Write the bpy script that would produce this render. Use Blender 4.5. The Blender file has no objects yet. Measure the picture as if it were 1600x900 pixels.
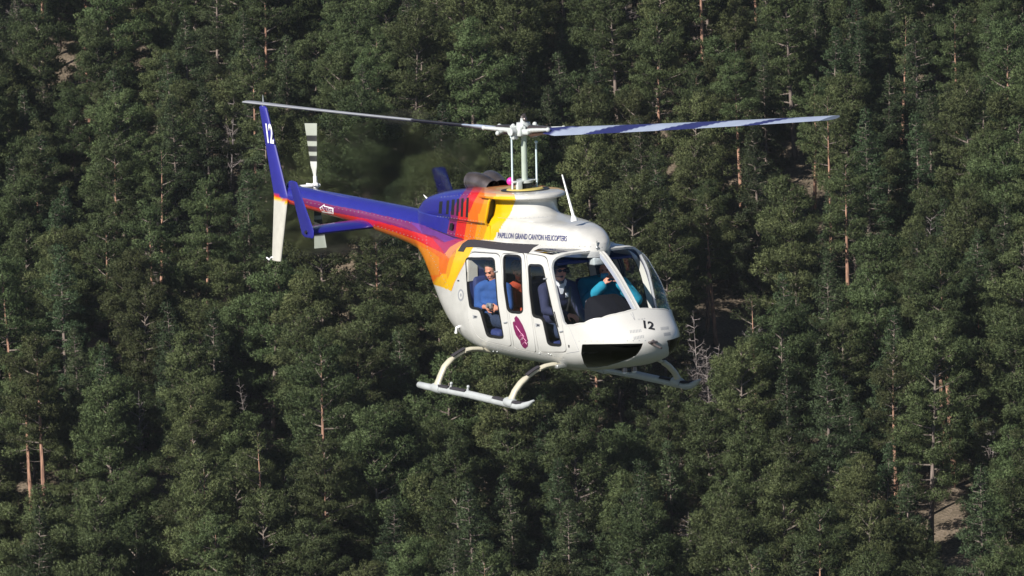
import bpy, bmesh, math, random
import numpy as np
from mathutils import Matrix, Vector
from mathutils.geometry import delaunay_2d_cdt
random.seed(7); rng = np.random.default_rng(11)
scene = bpy.context.scene
COL = scene.collection
R_ = math.radians
PI = math.pi

# ------------------------------------------------------------------ camera
CAM_Z = 150.0; PITCH = R_(8.0); LEAN = R_(1.5); FPX = 8756.9
Cw = np.array([0., 0., CAM_Z])
fw_w = np.array([0, math.cos(PITCH), -math.sin(PITCH)])
r0 = np.array([1., 0, 0]); u0 = np.cross(r0, fw_w)
r_w = math.cos(LEAN)*r0 - math.sin(LEAN)*u0
u_w = np.cross(r_w, fw_w)
cam = bpy.data.objects.new('camera', bpy.data.cameras.new('camera')); COL.objects.link(cam)
cam.data.lens = 36*FPX/1600; cam.data.sensor_width = 36
cam.data.clip_start = 1; cam.data.clip_end = 5000
M = Matrix.Identity(4)
for i in range(3):
    M[i][0] = r_w[i]; M[i][1] = u_w[i]; M[i][2] = -fw_w[i]; M[i][3] = Cw[i]
cam.matrix_world = M
scene.camera = cam
scene.render.resolution_x, scene.render.resolution_y = 1024, 576

# ------------------------------------------------------------------ sky and sun
SUN_AZ = R_(42)      # to the left of straight behind the camera
SUN_EL = R_(33)
world = bpy.data.worlds.new('World'); scene.world = world; world.use_nodes = True
nt = world.node_tree; nt.nodes.clear()
sky = nt.nodes.new('ShaderNodeTexSky'); sky.sky_type = 'NISHITA'; sky.sun_disc = False
sky.sun_elevation = SUN_EL; sky.altitude = 2500; sky.air_density = .8; sky.dust_density = .1; sky.ozone_density = 2
bg = nt.nodes.new('ShaderNodeBackground'); bg.inputs[1].default_value = 0.05
wo = nt.nodes.new('ShaderNodeOutputWorld')
nt.links.new(sky.outputs[0], bg.inputs[0]); nt.links.new(bg.outputs[0], wo.inputs[0])
sdir = np.array([-math.sin(SUN_AZ)*math.cos(SUN_EL), -math.cos(SUN_AZ)*math.cos(SUN_EL), math.sin(SUN_EL)])
sky.sun_rotation = math.atan2(sdir[0], sdir[1])
sun = bpy.data.objects.new('sun', bpy.data.lights.new('sun', 'SUN')); COL.objects.link(sun)
sun.data.energy = 5.0; sun.data.angle = R_(0.53); sun.data.color = (1, .95, .88)
sun.rotation_euler = Vector(sdir).to_track_quat('Z', 'Y').to_euler()
sun.location = (0, 0, 300)
scene.view_settings.view_transform = 'Standard'; scene.view_settings.look = 'None'
scene.view_settings.exposure = 0.70; scene.view_settings.gamma = 1

# ------------------------------------------------------------------ helpers
def srgb(r, g, b):
    f = lambda c: (c/255/12.92 if c/255 <= .04045 else ((c/255+.055)/1.055)**2.4)
    return (f(r), f(g), f(b), 1)

def mat(name, col, rough=.5, metal=0, noise=0, nscale=20, coat=0, bump=0, bscale=60, spec=.5):
    m = bpy.data.materials.new(name); m.use_nodes = True
    n = m.node_tree; b = n.nodes['Principled BSDF']
    b.inputs['Roughness'].default_value = rough; b.inputs['Metallic'].default_value = metal
    b.inputs['Specular IOR Level'].default_value = spec
    b.inputs['Coat Weight'].default_value = coat; b.inputs['Coat Roughness'].default_value = .08
    tc = n.nodes.new('ShaderNodeTexCoord')
    if noise:
        t = n.nodes.new('ShaderNodeTexNoise'); t.inputs['Scale'].default_value = nscale; t.inputs['Detail'].default_value = 6
        n.links.new(tc.outputs['Object'], t.inputs['Vector'])
        r = n.nodes.new('ShaderNodeMapRange'); r.inputs[3].default_value = 1-noise; r.inputs[4].default_value = 1+noise*.5
        r.inputs[1].default_value = .3; r.inputs[2].default_value = .7
        n.links.new(t.outputs[0], r.inputs[0])
        x = n.nodes.new('ShaderNodeMix'); x.data_type = 'RGBA'; x.blend_type = 'MULTIPLY'; x.inputs[0].default_value = 1
        x.inputs[6].default_value = col
        n.links.new(r.outputs[0], x.inputs[7]); n.links.new(x.outputs[2], b.inputs['Base Color'])
    else:
        b.inputs['Base Color'].default_value = col
    if bump:
        t = n.nodes.new('ShaderNodeTexNoise'); t.inputs['Scale'].default_value = bscale; t.inputs['Detail'].default_value = 4
        n.links.new(tc.outputs['Object'], t.inputs['Vector'])
        bp = n.nodes.new('ShaderNodeBump'); bp.inputs['Strength'].default_value = bump; bp.inputs['Distance'].default_value = .01
        n.links.new(t.outputs[0], bp.inputs['Height']); n.links.new(bp.outputs[0], b.inputs['Normal'])
    return m

def attr_paint(name, rough=.28, coat=.5):
    m = mat(name, (1, 1, 1, 1), rough, coat=coat)
    n = m.node_tree; b = n.nodes['Principled BSDF']
    a = n.nodes.new('ShaderNodeAttribute'); a.attribute_name = 'paint'
    tc = n.nodes.new('ShaderNodeTexCoord')
    t = n.nodes.new('ShaderNodeTexNoise'); t.inputs['Scale'].default_value = 6; t.inputs['Detail'].default_value = 8
    n.links.new(tc.outputs['Object'], t.inputs['Vector'])
    r = n.nodes.new('ShaderNodeMapRange'); r.inputs[1].default_value = .35; r.inputs[2].default_value = .7
    r.inputs[3].default_value = .86; r.inputs[4].default_value = 1
    n.links.new(t.outputs[0], r.inputs[0])
    x = n.nodes.new('ShaderNodeMix'); x.data_type = 'RGBA'; x.blend_type = 'MULTIPLY'; x.inputs[0].default_value = 1
    n.links.new(a.outputs['Color'], x.inputs[6]); n.links.new(r.outputs[0], x.inputs[7])
    n.links.new(x.outputs[2], b.inputs['Base Color'])
    return m

def glass_mat(name, tint, rough=.02, ior=1.5):
    m = bpy.data.materials.new(name); m.use_nodes = True
    n = m.node_tree; n.nodes.clear()
    o = n.nodes.new('ShaderNodeOutputMaterial'); mx = n.nodes.new('ShaderNodeMixShader')
    tr = n.nodes.new('ShaderNodeBsdfTransparent'); tr.inputs[0].default_value = tint
    gl = n.nodes.new('ShaderNodeBsdfGlossy'); gl.inputs['Roughness'].default_value = rough
    lw = n.nodes.new('ShaderNodeLayerWeight'); lw.inputs[0].default_value = .5     # the same from both sides of a thin pane
    pw = n.nodes.new('ShaderNodeMath'); pw.operation = 'POWER'; pw.inputs[1].default_value = 4.5
    r0_ = ((ior-1)/(ior+1))**2*1.8
    fr = n.nodes.new('ShaderNodeMath'); fr.operation = 'MULTIPLY_ADD'; fr.inputs[1].default_value = 1-r0_; fr.inputs[2].default_value = r0_
    n.links.new(lw.outputs['Facing'], pw.inputs[0]); n.links.new(pw.outputs[0], fr.inputs[0])
    n.links.new(fr.outputs[0], mx.inputs[0]); n.links.new(tr.outputs[0], mx.inputs[1]); n.links.new(gl.outputs[0], mx.inputs[2])
    n.links.new(mx.outputs[0], o.inputs[0])
    return m

def tag(o, label=None, cat=None, group=None, kind=None):
    if label: o['label'] = label
    if cat: o['category'] = cat
    if group: o['group'] = group
    if kind: o['kind'] = kind
    return o

def make_mesh(name, V, F, mats, fm=None, smooth=True, angle=40, paint=None, weld=False):
    me = bpy.data.meshes.new(name)
    V = np.asarray(V, float); me.from_pydata(V.tolist(), [], [tuple(int(i) for i in f) for f in F])
    for m_ in (mats if isinstance(mats, (list, tuple)) else [mats]): me.materials.append(m_)
    if fm is not None: me.polygons.foreach_set('material_index', np.asarray(fm, dtype=np.int32))
    if callable(paint):      # painted face by face, so that the colour bands keep masked edges
        fc = np.array([V[list(f)].mean(0) for f in F])
        at = me.attributes.new('paint', 'FLOAT_COLOR', 'FACE'); c = np.ones((len(F), 4)); c[:, :3] = paint(fc)[:, :3]
        at.data.foreach_set('color', c.ravel()); paint = None
    if paint is not None:
        a = me.color_attributes.new('paint', 'FLOAT_COLOR', 'POINT')
        c = np.ones((len(V), 4)); c[:, :3] = np.asarray(paint)[:, :3]
        a.data.foreach_set('color', c.ravel())
    if weld:
        bm = bmesh.new(); bm.from_mesh(me); bmesh.ops.remove_doubles(bm, verts=bm.verts, dist=1e-5); bm.to_mesh(me); bm.free()
    if smooth:
        me.polygons.foreach_set('use_smooth', [True]*len(me.polygons)); me.set_sharp_from_angle(angle=R_(angle))
    me.validate(); me.update()
    return me

def put(name, me, parent=None):
    o = bpy.data.objects.new(name, me); COL.objects.link(o)
    if parent is not None: o.parent = parent
    return o

def mk(name, V, F, mats, parent=None, **k):
    return put(name, make_mesh(name, V, F, mats, **k), parent)

class MB:
    """collects shapes into one mesh"""
    def __init__(s): s.V = []; s.F = []; s.M = []
    def add(s, V, F, m=0):
        o = len(s.V); s.V += [tuple(v) for v in V]; s.F += [tuple(int(i)+o for i in f) for f in F]; s.M += [m]*len(F); return s
    def tube(s, P, R, n=12, m=0, cap=True, sq=(1, 1)):
        P = np.asarray(P, float)
        R = np.full(len(P), R) if np.isscalar(R) else np.asarray(R, float)
        T = np.gradient(P, axis=0); T /= np.linalg.norm(T, axis=1)[:, None]+1e-12
        up = np.array([0, 0, 1.]) if abs(T[0][2]) < .9 else np.array([1., 0, 0])
        A = np.cross(up, T[0]); A /= np.linalg.norm(A); V = []
        for i in range(len(P)):
            A = A-(A@T[i])*T[i]; A /= np.linalg.norm(A); B = np.cross(T[i], A)
            for k in range(n):
                a = 2*PI*k/n; V.append(P[i]+R[i]*(sq[0]*math.cos(a)*A+sq[1]*math.sin(a)*B))
        F = [(i*n+k, i*n+(k+1) % n, (i+1)*n+(k+1) % n, (i+1)*n+k) for i in range(len(P)-1) for k in range(n)]
        if cap: F += [tuple(range(n))[::-1], tuple(range((len(P)-1)*n, len(P)*n))]
        return s.add(V, F, m)
    def box(s, lo, hi, m=0, bev=0):
        lo = np.array(lo, float); hi = np.array(hi, float); b = bev
        if b <= 0:
            V = [(x, y, z) for x in (lo[0], hi[0]) for y in (lo[1], hi[1]) for z in (lo[2], hi[2])]
            return s.add(V, [(0, 1, 3, 2), (4, 6, 7, 5), (0, 4, 5, 1), (2, 3, 7, 6), (0, 2, 6, 4), (1, 5, 7, 3)], m)
        bm = bmesh.new(); bmesh.ops.create_cube(bm, size=1)
        for v in bm.verts: v.co = Vector([(lo[i]+hi[i])/2+v.co[i]*(hi[i]-lo[i]) for i in range(3)])
        bmesh.ops.bevel(bm, geom=bm.edges[:], offset=b, segments=3, profile=.5, affect='EDGES')
        bm.verts.index_update(); V = [v.co[:] for v in bm.verts]; F = [[v.index for v in f.verts] for f in bm.faces]; bm.free()
        return s.add(V, F, m)
    def ball(s, c, r, m=0, nu=14, nv=10):
        r = np.array([r]*3 if np.isscalar(r) else r, float); V = [(c[0], c[1], c[2]+r[2])]
        for j in range(1, nv):
            for i in range(nu):
                p = PI*j/nv; a = 2*PI*i/nu
                V.append((c[0]+r[0]*math.sin(p)*math.cos(a), c[1]+r[1]*math.sin(p)*math.sin(a), c[2]+r[2]*math.cos(p)))
        V.append((c[0], c[1], c[2]-r[2])); e = len(V)-1
        F = [(0, 1+i, 1+(i+1) % nu) for i in range(nu)]
        F += [(1+j*nu+i, 1+(j+1)*nu+i, 1+(j+1)*nu+(i+1) % nu, 1+j*nu+(i+1) % nu) for j in range(nv-2) for i in range(nu)]
        F += [(e, 1+(nv-2)*nu+(i+1) % nu, 1+(nv-2)*nu+i) for i in range(nu)]
        return s.add(V, F, m)
    def loft(s, S, m=0, cap=True):
        n = len(S[0]); V = [p for q in S for p in q]
        F = [(i*n+k, i*n+(k+1) % n, (i+1)*n+(k+1) % n, (i+1)*n+k) for i in range(len(S)-1) for k in range(n)]
        if cap: F += [tuple(range(n))[::-1], tuple(range((len(S)-1)*n, len(S)*n))]
        return s.add(V, F, m)
    def wing(s, secs, m=0, n=10):
        """secs: (leading edge point, trailing edge point, half thickness vector)"""
        xs = (1-np.cos(np.linspace(0, PI, n)))/2
        th = lambda x: (2.97*np.sqrt(x)-1.26*x-3.52*x**2+2.84*x**3-1.03*x**4)
        S = []
        for le, te, t in secs:
            le, te, t = map(lambda q: np.array(q, float), (le, te, t))
            S.append([le+(te-le)*x+t*th(x) for x in xs]+[le+(te-le)*x-t*th(x) for x in xs[-2:0:-1]])
        return s.loft(S, m)
    def get(s, name, mats, parent=None, **k):
        bm = None
        return mk(name, s.V, s.F, mats, parent, fm=s.M, **k)

def pip(P, poly):
    """points in polygon, vectorised"""
    P = np.asarray(P, float); x, y = P[:, 0], P[:, 1]; r = np.zeros(len(P), bool); n = len(poly)
    for i in range(n):
        x1, y1 = poly[i]; x2, y2 = poly[(i+1) % n]
        if y1 == y2: continue
        c = (y1 > y) != (y2 > y)
        r ^= c & (x < (x2-x1)*(y-y1)/(y2-y1)+x1)
    return r

def densify(poly, d, closed=True):
    out = []
    n = len(poly)
    for i in range(n if closed else n-1):
        a = np.array(poly[i], float); b = np.array(poly[(i+1) % n], float)
        k = max(1, int(np.linalg.norm(b-a)/d))
        out += [a+(b-a)*j/k for j in range(k)]
    if not closed: out.append(np.array(poly[-1], float))
    return np.array(out)

def rounded(poly, r, k=5):
    out = []; n = len(poly)
    for i in range(n):
        p = np.array(poly[i], float); a = np.array(poly[i-1], float)-p; b = np.array(poly[(i+1) % n], float)-p
        la, lb = np.linalg.norm(a), np.linalg.norm(b); q = min(r, la*.45, lb*.45)
        A = p+a/la*q; B = p+b/lb*q
        for j in range(k+1):
            t = j/k; out.append((1-t)**2*A+2*t*(1-t)*p+t*t*B)
    return np.array(out)

def inset(poly, d):
    P = np.asarray(poly, float); n = len(P)
    area = sum(P[i][0]*P[(i+1) % n][1]-P[(i+1) % n][0]*P[i][1] for i in range(n))
    sg = 1 if area > 0 else -1; out = []
    for i in range(n):
        t = P[(i+1) % n]-P[i-1]; t /= np.linalg.norm(t)+1e-9
        out.append(P[i]+sg*d*np.array([-t[1], t[0]]))
    return np.array(out)

# ------------------------------------------------------------------ terrain
def hill(x, y):
    x = np.asarray(x, float); y = np.asarray(y, float)
    z = 77.6+math.tan(R_(14.0))*(y-515)
    z = z+1.8*np.sin(x/19+1.3)*np.sin(y/27+.4)+1.1*np.sin(x/8.5+y/13)+.5*np.sin(x/4.1-y/5.3+2)
    far = np.clip((y-700)/300, 0, 1)
    near = np.clip((400-y)/150, 0, 1)
    return z+near*near*(400-y)*.12 + 0*far

def ground_mat():
    m = bpy.data.materials.new('forest_floor'); m.use_nodes = True; n = m.node_tree; b = n.nodes['Principled BSDF']
    tc = n.nodes.new('ShaderNodeTexCoord')
    t1 = n.nodes.new('ShaderNodeTexNoise'); t1.inputs['Scale'].default_value = .35; t1.inputs['Detail'].default_value = 8
    t2 = n.nodes.new('ShaderNodeTexNoise'); t2.inputs['Scale'].default_value = 4; t2.inputs['Detail'].default_value = 8
    for t in (t1, t2): n.links.new(tc.outputs['Object'], t.inputs['Vector'])
    r = n.nodes.new('ShaderNodeValToRGB'); e = r.color_ramp.elements
    e[0].position = .35; e[0].color = (.055, .042, .028, 1); e[1].position = .68; e[1].color = (.20, .155, .115, 1)
    k = e.new(.5); k.color = (.11, .085, .055, 1)
    ad = n.nodes.new('ShaderNodeMath'); ad.operation = 'MULTIPLY_ADD'; ad.inputs[1].default_value = .55; ad.inputs[2].default_value = .0
    a2 = n.nodes.new('ShaderNodeMath'); a2.operation = 'MULTIPLY_ADD'; a2.inputs[1].default_value = .5
    n.links.new(t1.outputs[0], ad.inputs[0]); n.links.new(t2.outputs[0], a2.inputs[0]); n.links.new(ad.outputs[0], a2.inputs[2])
    n.links.new(a2.outputs[0], r.inputs[0])
    sp_ = n.nodes.new('ShaderNodeSeparateXYZ'); n.links.new(tc.outputs['Object'], sp_.inputs[0])
    def far_(sock, centre, halfw):
        m1 = n.nodes.new('ShaderNodeMath'); m1.operation = 'SUBTRACT'; m1.inputs[1].default_value = centre
        m2 = n.nodes.new('ShaderNodeMath'); m2.operation = 'ABSOLUTE'; m3 = n.nodes.new('ShaderNodeMapRange'); m3.inputs[1].default_value = halfw; m3.inputs[2].default_value = halfw+8
        n.links.new(sock, m1.inputs[0]); n.links.new(m1.outputs[0], m2.inputs[0]); n.links.new(m2.outputs[0], m3.inputs[0]); return m3.outputs[0]
    mxx = n.nodes.new('ShaderNodeMath'); mxx.operation = 'MAXIMUM'
    n.links.new(far_(sp_.outputs[0], 0, 62), mxx.inputs[0]); n.links.new(far_(sp_.outputs[1], 510, 104), mxx.inputs[1])
    cm = n.nodes.new('ShaderNodeMix'); cm.data_type = 'RGBA'; cm.inputs[7].default_value = (.026, .034, .016, 1)
    n.links.new(mxx.outputs[0], cm.inputs[0]); n.links.new(r.outputs[0], cm.inputs[6]); n.links.new(cm.outputs[2], b.inputs['Base Color'])
    b.inputs['Roughness'].default_value = .95
    bp = n.nodes.new('ShaderNodeBump'); bp.inputs['Strength'].default_value = .8; bp.inputs['Distance'].default_value = .25
    n.links.new(t2.outputs[0], bp.inputs['Height']); n.links.new(bp.outputs[0], b.inputs['Normal'])
    return m

xs = np.concatenate([np.linspace(-900, -110, 24), np.linspace(-105, 105, 106), np.linspace(110, 900, 24)])
ys = np.concatenate([np.linspace(-300, 370, 20), np.linspace(380, 680, 151), np.linspace(700, 1600, 30)])
X, Y = np.meshgrid(xs, ys); Z = hill(X, Y)
V = np.stack([X.ravel(), Y.ravel(), Z.ravel()], 1); nx = len(xs)
F = [(j*nx+i, j*nx+i+1, (j+1)*nx+i+1, (j+1)*nx+i) for j in range(len(ys)-1) for i in range(nx-1)]
g = mk('ground', V, F, ground_mat(), angle=180); tag(g, kind='structure')

def to_px(P):
    v = np.asarray(P, float)-Cw; z = v@fw_w
    return np.stack([800+FPX*(v@r_w)/z, 450-FPX*(v@u_w)/z], -1)

def ground_at(u, v):
    d = fw_w+r_w*(u-800)/FPX-u_w*(v-450)/FPX
    lo, hi = 300., 900.
    for _ in range(40):
        t = (lo+hi)/2; p = Cw+d*t
        if p[2] > hill(p[0], p[1]): lo = t
        else: hi = t
    return Cw+d*lo

# ------------------------------------------------------------------ foliage and bark
def foliage_mat(name, c1, c2):
    m = bpy.data.materials.new(name); m.use_nodes = True; n = m.node_tree; n.nodes.clear()
    o = n.nodes.new('ShaderNodeOutputMaterial')
    a = n.nodes.new('ShaderNodeAttribute'); a.attribute_name = 'tint'
    oi = n.nodes.new('ShaderNodeObjectInfo')
    mx = n.nodes.new('ShaderNodeMix'); mx.data_type = 'RGBA'; mx.inputs[6].default_value = c1; mx.inputs[7].default_value = c2
    n.links.new(a.outputs['Fac'], mx.inputs[0])
    hs = n.nodes.new('ShaderNodeHueSaturation')
    mr = n.nodes.new('ShaderNodeMapRange'); mr.inputs[3].default_value = .70; mr.inputs[4].default_value = 1.35
    n.links.new(oi.outputs['Random'], mr.inputs[0]); n.links.new(mr.outputs[0], hs.inputs['Value'])
    mm = n.nodes.new('ShaderNodeMath'); mm.operation = 'MULTIPLY'; mm.inputs[1].default_value = 7.13
    fr = n.nodes.new('ShaderNodeMath'); fr.operation = 'FRACT'
    n.links.new(oi.outputs['Random'], mm.inputs[0]); n.links.new(mm.outputs[0], fr.inputs[0])
    mh = n.nodes.new('ShaderNodeMapRange'); mh.inputs[3].default_value = .468; mh.inputs[4].default_value = .518
    n.links.new(fr.outputs[0], mh.inputs[0]); n.links.new(mh.outputs[0], hs.inputs['Hue'])
    n.links.new(mx.outputs[2], hs.inputs['Color'])
    d = n.nodes.new('ShaderNodeBsdfPrincipled'); d.inputs['Roughness'].default_value = .55; d.inputs['Specular IOR Level'].default_value = .25
    t = n.nodes.new('ShaderNodeBsdfTranslucent'); ms = n.nodes.new('ShaderNodeMixShader'); ms.inputs[0].default_value = .24
    n.links.new(hs.outputs[0], d.inputs['Base Color']); n.links.new(hs.outputs[0], t.inputs[0])
    n.links.new(d.outputs[0], ms.inputs[1]); n.links.new(t.outputs[0], ms.inputs[2]); n.links.new(ms.outputs[0], o.inputs[0])
    return m

def bark_mat(name, c1, c2):
    m = mat(name, c1, .9); n = m.node_tree; b = n.nodes['Principled BSDF']
    tc = n.nodes.new('ShaderNodeTexCoord'); mp = n.nodes.new('ShaderNodeMapping'); mp.inputs['Scale'].default_value = (5, 5, .9)
    t = n.nodes.new('ShaderNodeTexNoise'); t.inputs['Scale'].default_value = 1.2; t.inputs['Detail'].default_value = 7
    n.links.new(tc.outputs['Object'], mp.inputs[0]); n.links.new(mp.outputs[0], t.inputs['Vector'])
    r = n.nodes.new('ShaderNodeValToRGB'); e = r.color_ramp.elements
    e[0].position = .36; e[0].color = c2; e[1].position = .6; e[1].color = c1
    n.links.new(t.outputs[0], r.inputs[0]); n.links.new(r.outputs[0], b.inputs['Base Color'])
    bp = n.nodes.new('ShaderNodeBump'); bp.inputs['Strength'].default_value = 1; bp.inputs['Distance'].default_value = .06
    n.links.new(t.outputs[0], bp.inputs['Height']); n.links.new(bp.outputs[0], b.inputs['Normal'])
    return m

M_pine = foliage_mat('pine_needles', (.082, .117, .047, 1), (.158, .200, .083, 1))
M_fir = foliage_mat('fir_needles', (.062, .098, .046, 1), (.118, .164, .078, 1))
M_bark_o = bark_mat('orange_pine_bark', (.40, .225, .15, 1), (.16, .09, .065, 1))
M_bark_g = bark_mat('grey_bark', (.21, .165, .14, 1), (.08, .062, .052, 1))
M_limb = bark_mat('dead_limb_bark', (.17, .14, .12, 1), (.07, .055, .045, 1))
M_dead = bark_mat('dead_wood', (.24, .21, .20, 1), (.11, .09, .085, 1))

def unit(v): return v/(np.linalg.norm(v, axis=-1, keepdims=True)+1e-9)

def make_tree(seed, H, Rc, base, kind='pine', nb=44, lean=.02, dense=1.0):
    """returns meshes (trunk, branches, crown)"""
    g = np.random.default_rng(seed)
    rt = .0115*H+.05+(.03 if base > .45 else 0)
    zt = np.linspace(-.6, H, 14)
    bx = lean*H*np.sin(zt/H*2.2+g.uniform(0, 3))*g.choice([-1, 1]); by = lean*H*np.sin(zt/H*1.7+g.uniform(0, 3)); bx -= bx[0]; by -= by[0]
    P = np.stack([bx, by, zt], 1)
    T = MB().tube(P, rt*np.clip(1-(zt/H)**1.15, .05, 1)*(1+.35*np.exp(-np.clip(zt, 0, None)/.6)), n=7, cap=False)
    BR = MB(); clumps = []
    zb = H*base; az0 = g.uniform(0, 6.3)
    for i in range(nb):
        t = (i+g.uniform(0, 1))/nb
        t = t**.9
        z = zb+(H-zb)*t*.985
        if kind == 'pine': prof = 1.42*(t+.10)**.38*(1-t)**.58
        else: prof = (1-t)**.92*(.75+.25*min(1, t*6))
        L = Rc*prof*g.uniform(.55, 1.22)*(1+.2*math.cos(i*2.399-az0))+.25
        if g.uniform() < .10: continue
        az = i*2.399+g.uniform(-.5, .5)
        el = R_(-6+50*t+g.uniform(-16, 16)) if kind == 'pine' else R_(-14+40*t+g.uniform(-6, 6))
        o = np.array([np.interp(z, zt, P[:, 0]), np.interp(z, zt, P[:, 1]), z])
        d = np.array([math.cos(az)*math.cos(el), math.sin(az)*math.cos(el), math.sin(el)])
        pts = [o+d*L*s+np.array([0, 0, .10*L*(s*s)*(1 if kind == 'pine' else -.6)]) for s in (0, .35, .7, .98)]
        BR.tube(pts, [.05+.012*L, .04+.008*L, .03, .012], n=4, cap=False)
        side = np.array([-math.sin(az), math.cos(az), 0])
        k = 1 if L < .8 else (2 if L < 1.5 else 3)
        fr = {1: [.85], 2: [.55, 1.0], 3: [.42, .72, 1.02]}[k]
        for s in fr:
            c = o+d*L*s+np.array([0, 0, .10*L*s*s])
            r = (.27+.15*L**.8)*g.uniform(.65, 1.35)*(1.0 if s > .5 else .8)
            clumps.append((c, r))
            if L > 1.3 and s > .5:
                for sg in (-1, 1):
                    if g.uniform() < .8:
                        c2 = c+side*sg*L*.30*g.uniform(.7, 1.2)-d*.12*L+np.array([0, 0, g.uniform(-.1, .25)])
                        clumps.append((c2, r*g.uniform(.62, .95)))
                        BR.tube([c-d*.35*L, c2], [.025, .01], n=3, cap=False)
    # bare dead limbs under the crown
    for i in range(int(base*15)):
        z = H*g.uniform(min(.15, base*.5), base); az = g.uniform(0, 2*PI); L = g.uniform(.4, 1.5)
        o = np.array([np.interp(z, zt, P[:, 0]), np.interp(z, zt, P[:, 1]), z])
        d = np.array([math.cos(az), math.sin(az), g.uniform(-.35, .15)])
        BR.tube([o, o+d*L*.5, o+d*L+np.array([0, 0, .12])], [.035, .022, .008], n=3, cap=False)
    clumps.append((np.array([P[-1][0], P[-1][1], H-.15]), .34))
    cs = np.array([c for c, r in clumps]); rs = np.array([r for c, r in clumps])
    # tufts
    nt_ = np.maximum(9, (68*dense*(rs/.6)**2)).astype(int)
    idx = np.repeat(np.arange(len(cs)), nt_); N = len(idx)
    u = unit(g.normal(size=(N, 3))); rad = g.uniform(.25, 1, N)**.5
    flat = np.array([1, 1, .78])
    pos = cs[idx]+u*flat*(rs[idx]*rad)[:, None]
    axis = np.stack([np.interp(pos[:, 2], zt, P[:, 0]), np.interp(pos[:, 2], zt, P[:, 1]), pos[:, 2]-.6], 1)
    outw = unit(pos-axis)
    B = 9
    pos = np.repeat(pos, B, 0); uu = np.repeat(u, B, 0); ow = np.repeat(outw, B, 0); ci = np.repeat(idx, B)
    d = unit(uu*.8+ow*.35+np.array([0, 0, .45])+g.normal(size=(N*B, 3))*.9)
    L = g.uniform(.12, .23, N*B); w = g.uniform(.015, .027, N*B)
    if kind != 'pine': L *= .85
    sd = unit(np.cross(d, g.normal(size=(N*B, 3))))
    a = pos-sd*w[:, None]-d*(L*.25)[:, None]; b = pos+sd*w[:, None]-d*(L*.25)[:, None]; c = pos+d*L[:, None]
    V = np.empty((N*B*3, 3)); V[0::3] = a; V[1::3] = b; V[2::3] = c
    me = bpy.data.meshes.new('crown')
    nT = N*B
    me.vertices.add(nT*3); me.vertices.foreach_set('co', V.ravel())
    me.loops.add(nT*3); me.loops.foreach_set('vertex_index', np.arange(nT*3, dtype=np.int32))
    me.polygons.add(nT); me.polygons.foreach_set('loop_start', np.arange(0, nT*3, 3, dtype=np.int32))
    me.polygons.foreach_set('use_smooth', [True]*nT)
    me.update(); me.validate()
    nrm = unit(unit(pos-cs[ci])*.75+ow*.3+np.array([0, 0, .22])+g.normal(size=(nT, 3))*.45)
    me.normals_split_custom_set_from_vertices(np.repeat(nrm, 3, 0).tolist())
    at = me.attributes.new('tint', 'FLOAT', 'POINT')
    tint = np.clip(g.uniform(0, .75, len(cs))[ci]+g.uniform(-.2, .35, nT), 0, 1)
    at.data.foreach_set('value', np.repeat(tint, 3))
    me.materials.append(M_pine if kind == 'pine' else M_fir)
    bark = M_bark_o if kind == 'pine' and base > .3 else M_bark_g
    tm = make_mesh('trunk', T.V, T.F, bark, angle=180)
    bmh = make_mesh('branches', BR.V, BR.F, M_limb, angle=180)
    return tm, bmh, me

def make_snag(seed, H, twigs=40, mt=None, spread=1.0):
    g = np.random.default_rng(seed); T = MB(); B = MB()
    zt = np.linspace(-.5, H, 9); bx = .03*H*np.sin(zt/H*2+g.uniform(0, 6)); bx -= bx[0]
    P = np.stack([bx, bx*.4, zt], 1); T.tube(P, (.008*H+.05)*np.clip(1-(zt/H), .08, 1), n=6, cap=False)
    for i in range(twigs):
        z = H*(.22+.76*g.uniform()); t = z/H; az = g.uniform(0, 2*PI); L = spread*(1.15-t)*H*.17*g.uniform(.5, 1.2)+.3
        o = np.array([np.interp(z, zt, P[:, 0]), np.interp(z, zt, P[:, 1]), z]); el = g.uniform(-.1, .9)
        d = np.array([math.cos(az)*math.cos(el), math.sin(az)*math.cos(el), math.sin(el)])
        q = o+d*L*.5+g.normal(size=3)*.08*L; e = o+d*L+np.array([0, 0, .15*L])
        B.tube([o, q, e], [.045, .03, .012], n=4, cap=False)
        for k in range(4):
            s = q+(e-q)*g.uniform(0, .9); B.tube([s, s+unit(d+g.normal(size=3)*.7)*L*.4], [.02, .008], n=3, cap=False)
    return make_mesh('trunk', T.V, T.F, mt or M_dead, angle=180), make_mesh('branches', B.V, B.F, mt or M_dead, angle=180)

KINDS = []   # (meshes, H, Rc, look words)
spec = [  # seed H Rc base kind nb
    (1, 17.5, 3.5, .22, 'pine', 50, 'full dark pine'),
    (2, 16.0, 3.7, .16, 'pine', 50, 'broad bushy pine'),
    (3, 19.0, 3.1, .30, 'pine', 48, 'tall narrow pine'),
    (4, 14.0, 3.0, .15, 'pine', 42, 'round-crowned pine'),
    (5, 18.5, 3.4, .42, 'pine', 42, 'tall pine with orange lower trunk'),
    (6, 12.0, 2.6, .12, 'pine', 38, 'short bushy pine'),
    (7, 17.0, 2.7, .10, 'fir', 66, 'pointed dark green fir'),
    (8, 14.0, 2.5, .08, 'fir', 60, 'smaller pointed green fir'),
    (9, 20.0, 3.6, .34, 'pine', 52, 'very tall open-limbed pine'),
    (10, 16.5, 3.3, .25, 'pine', 46, 'irregular spreading pine'),
    (11, 15.5, 3.4, .18, 'pine', 48, 'dense rounded pine'),
    (12, 18.0, 2.9, .14, 'fir', 70, 'tall narrow dark fir'),
]
for (sd, H, Rc, base, kd, nb, look) in spec:
    Rc *= .95; H *= .84; nb = int(nb*1.15); base *= .8
    KINDS.append((make_tree(sd, H, Rc, base, kd, nb), H, Rc, look))
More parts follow.
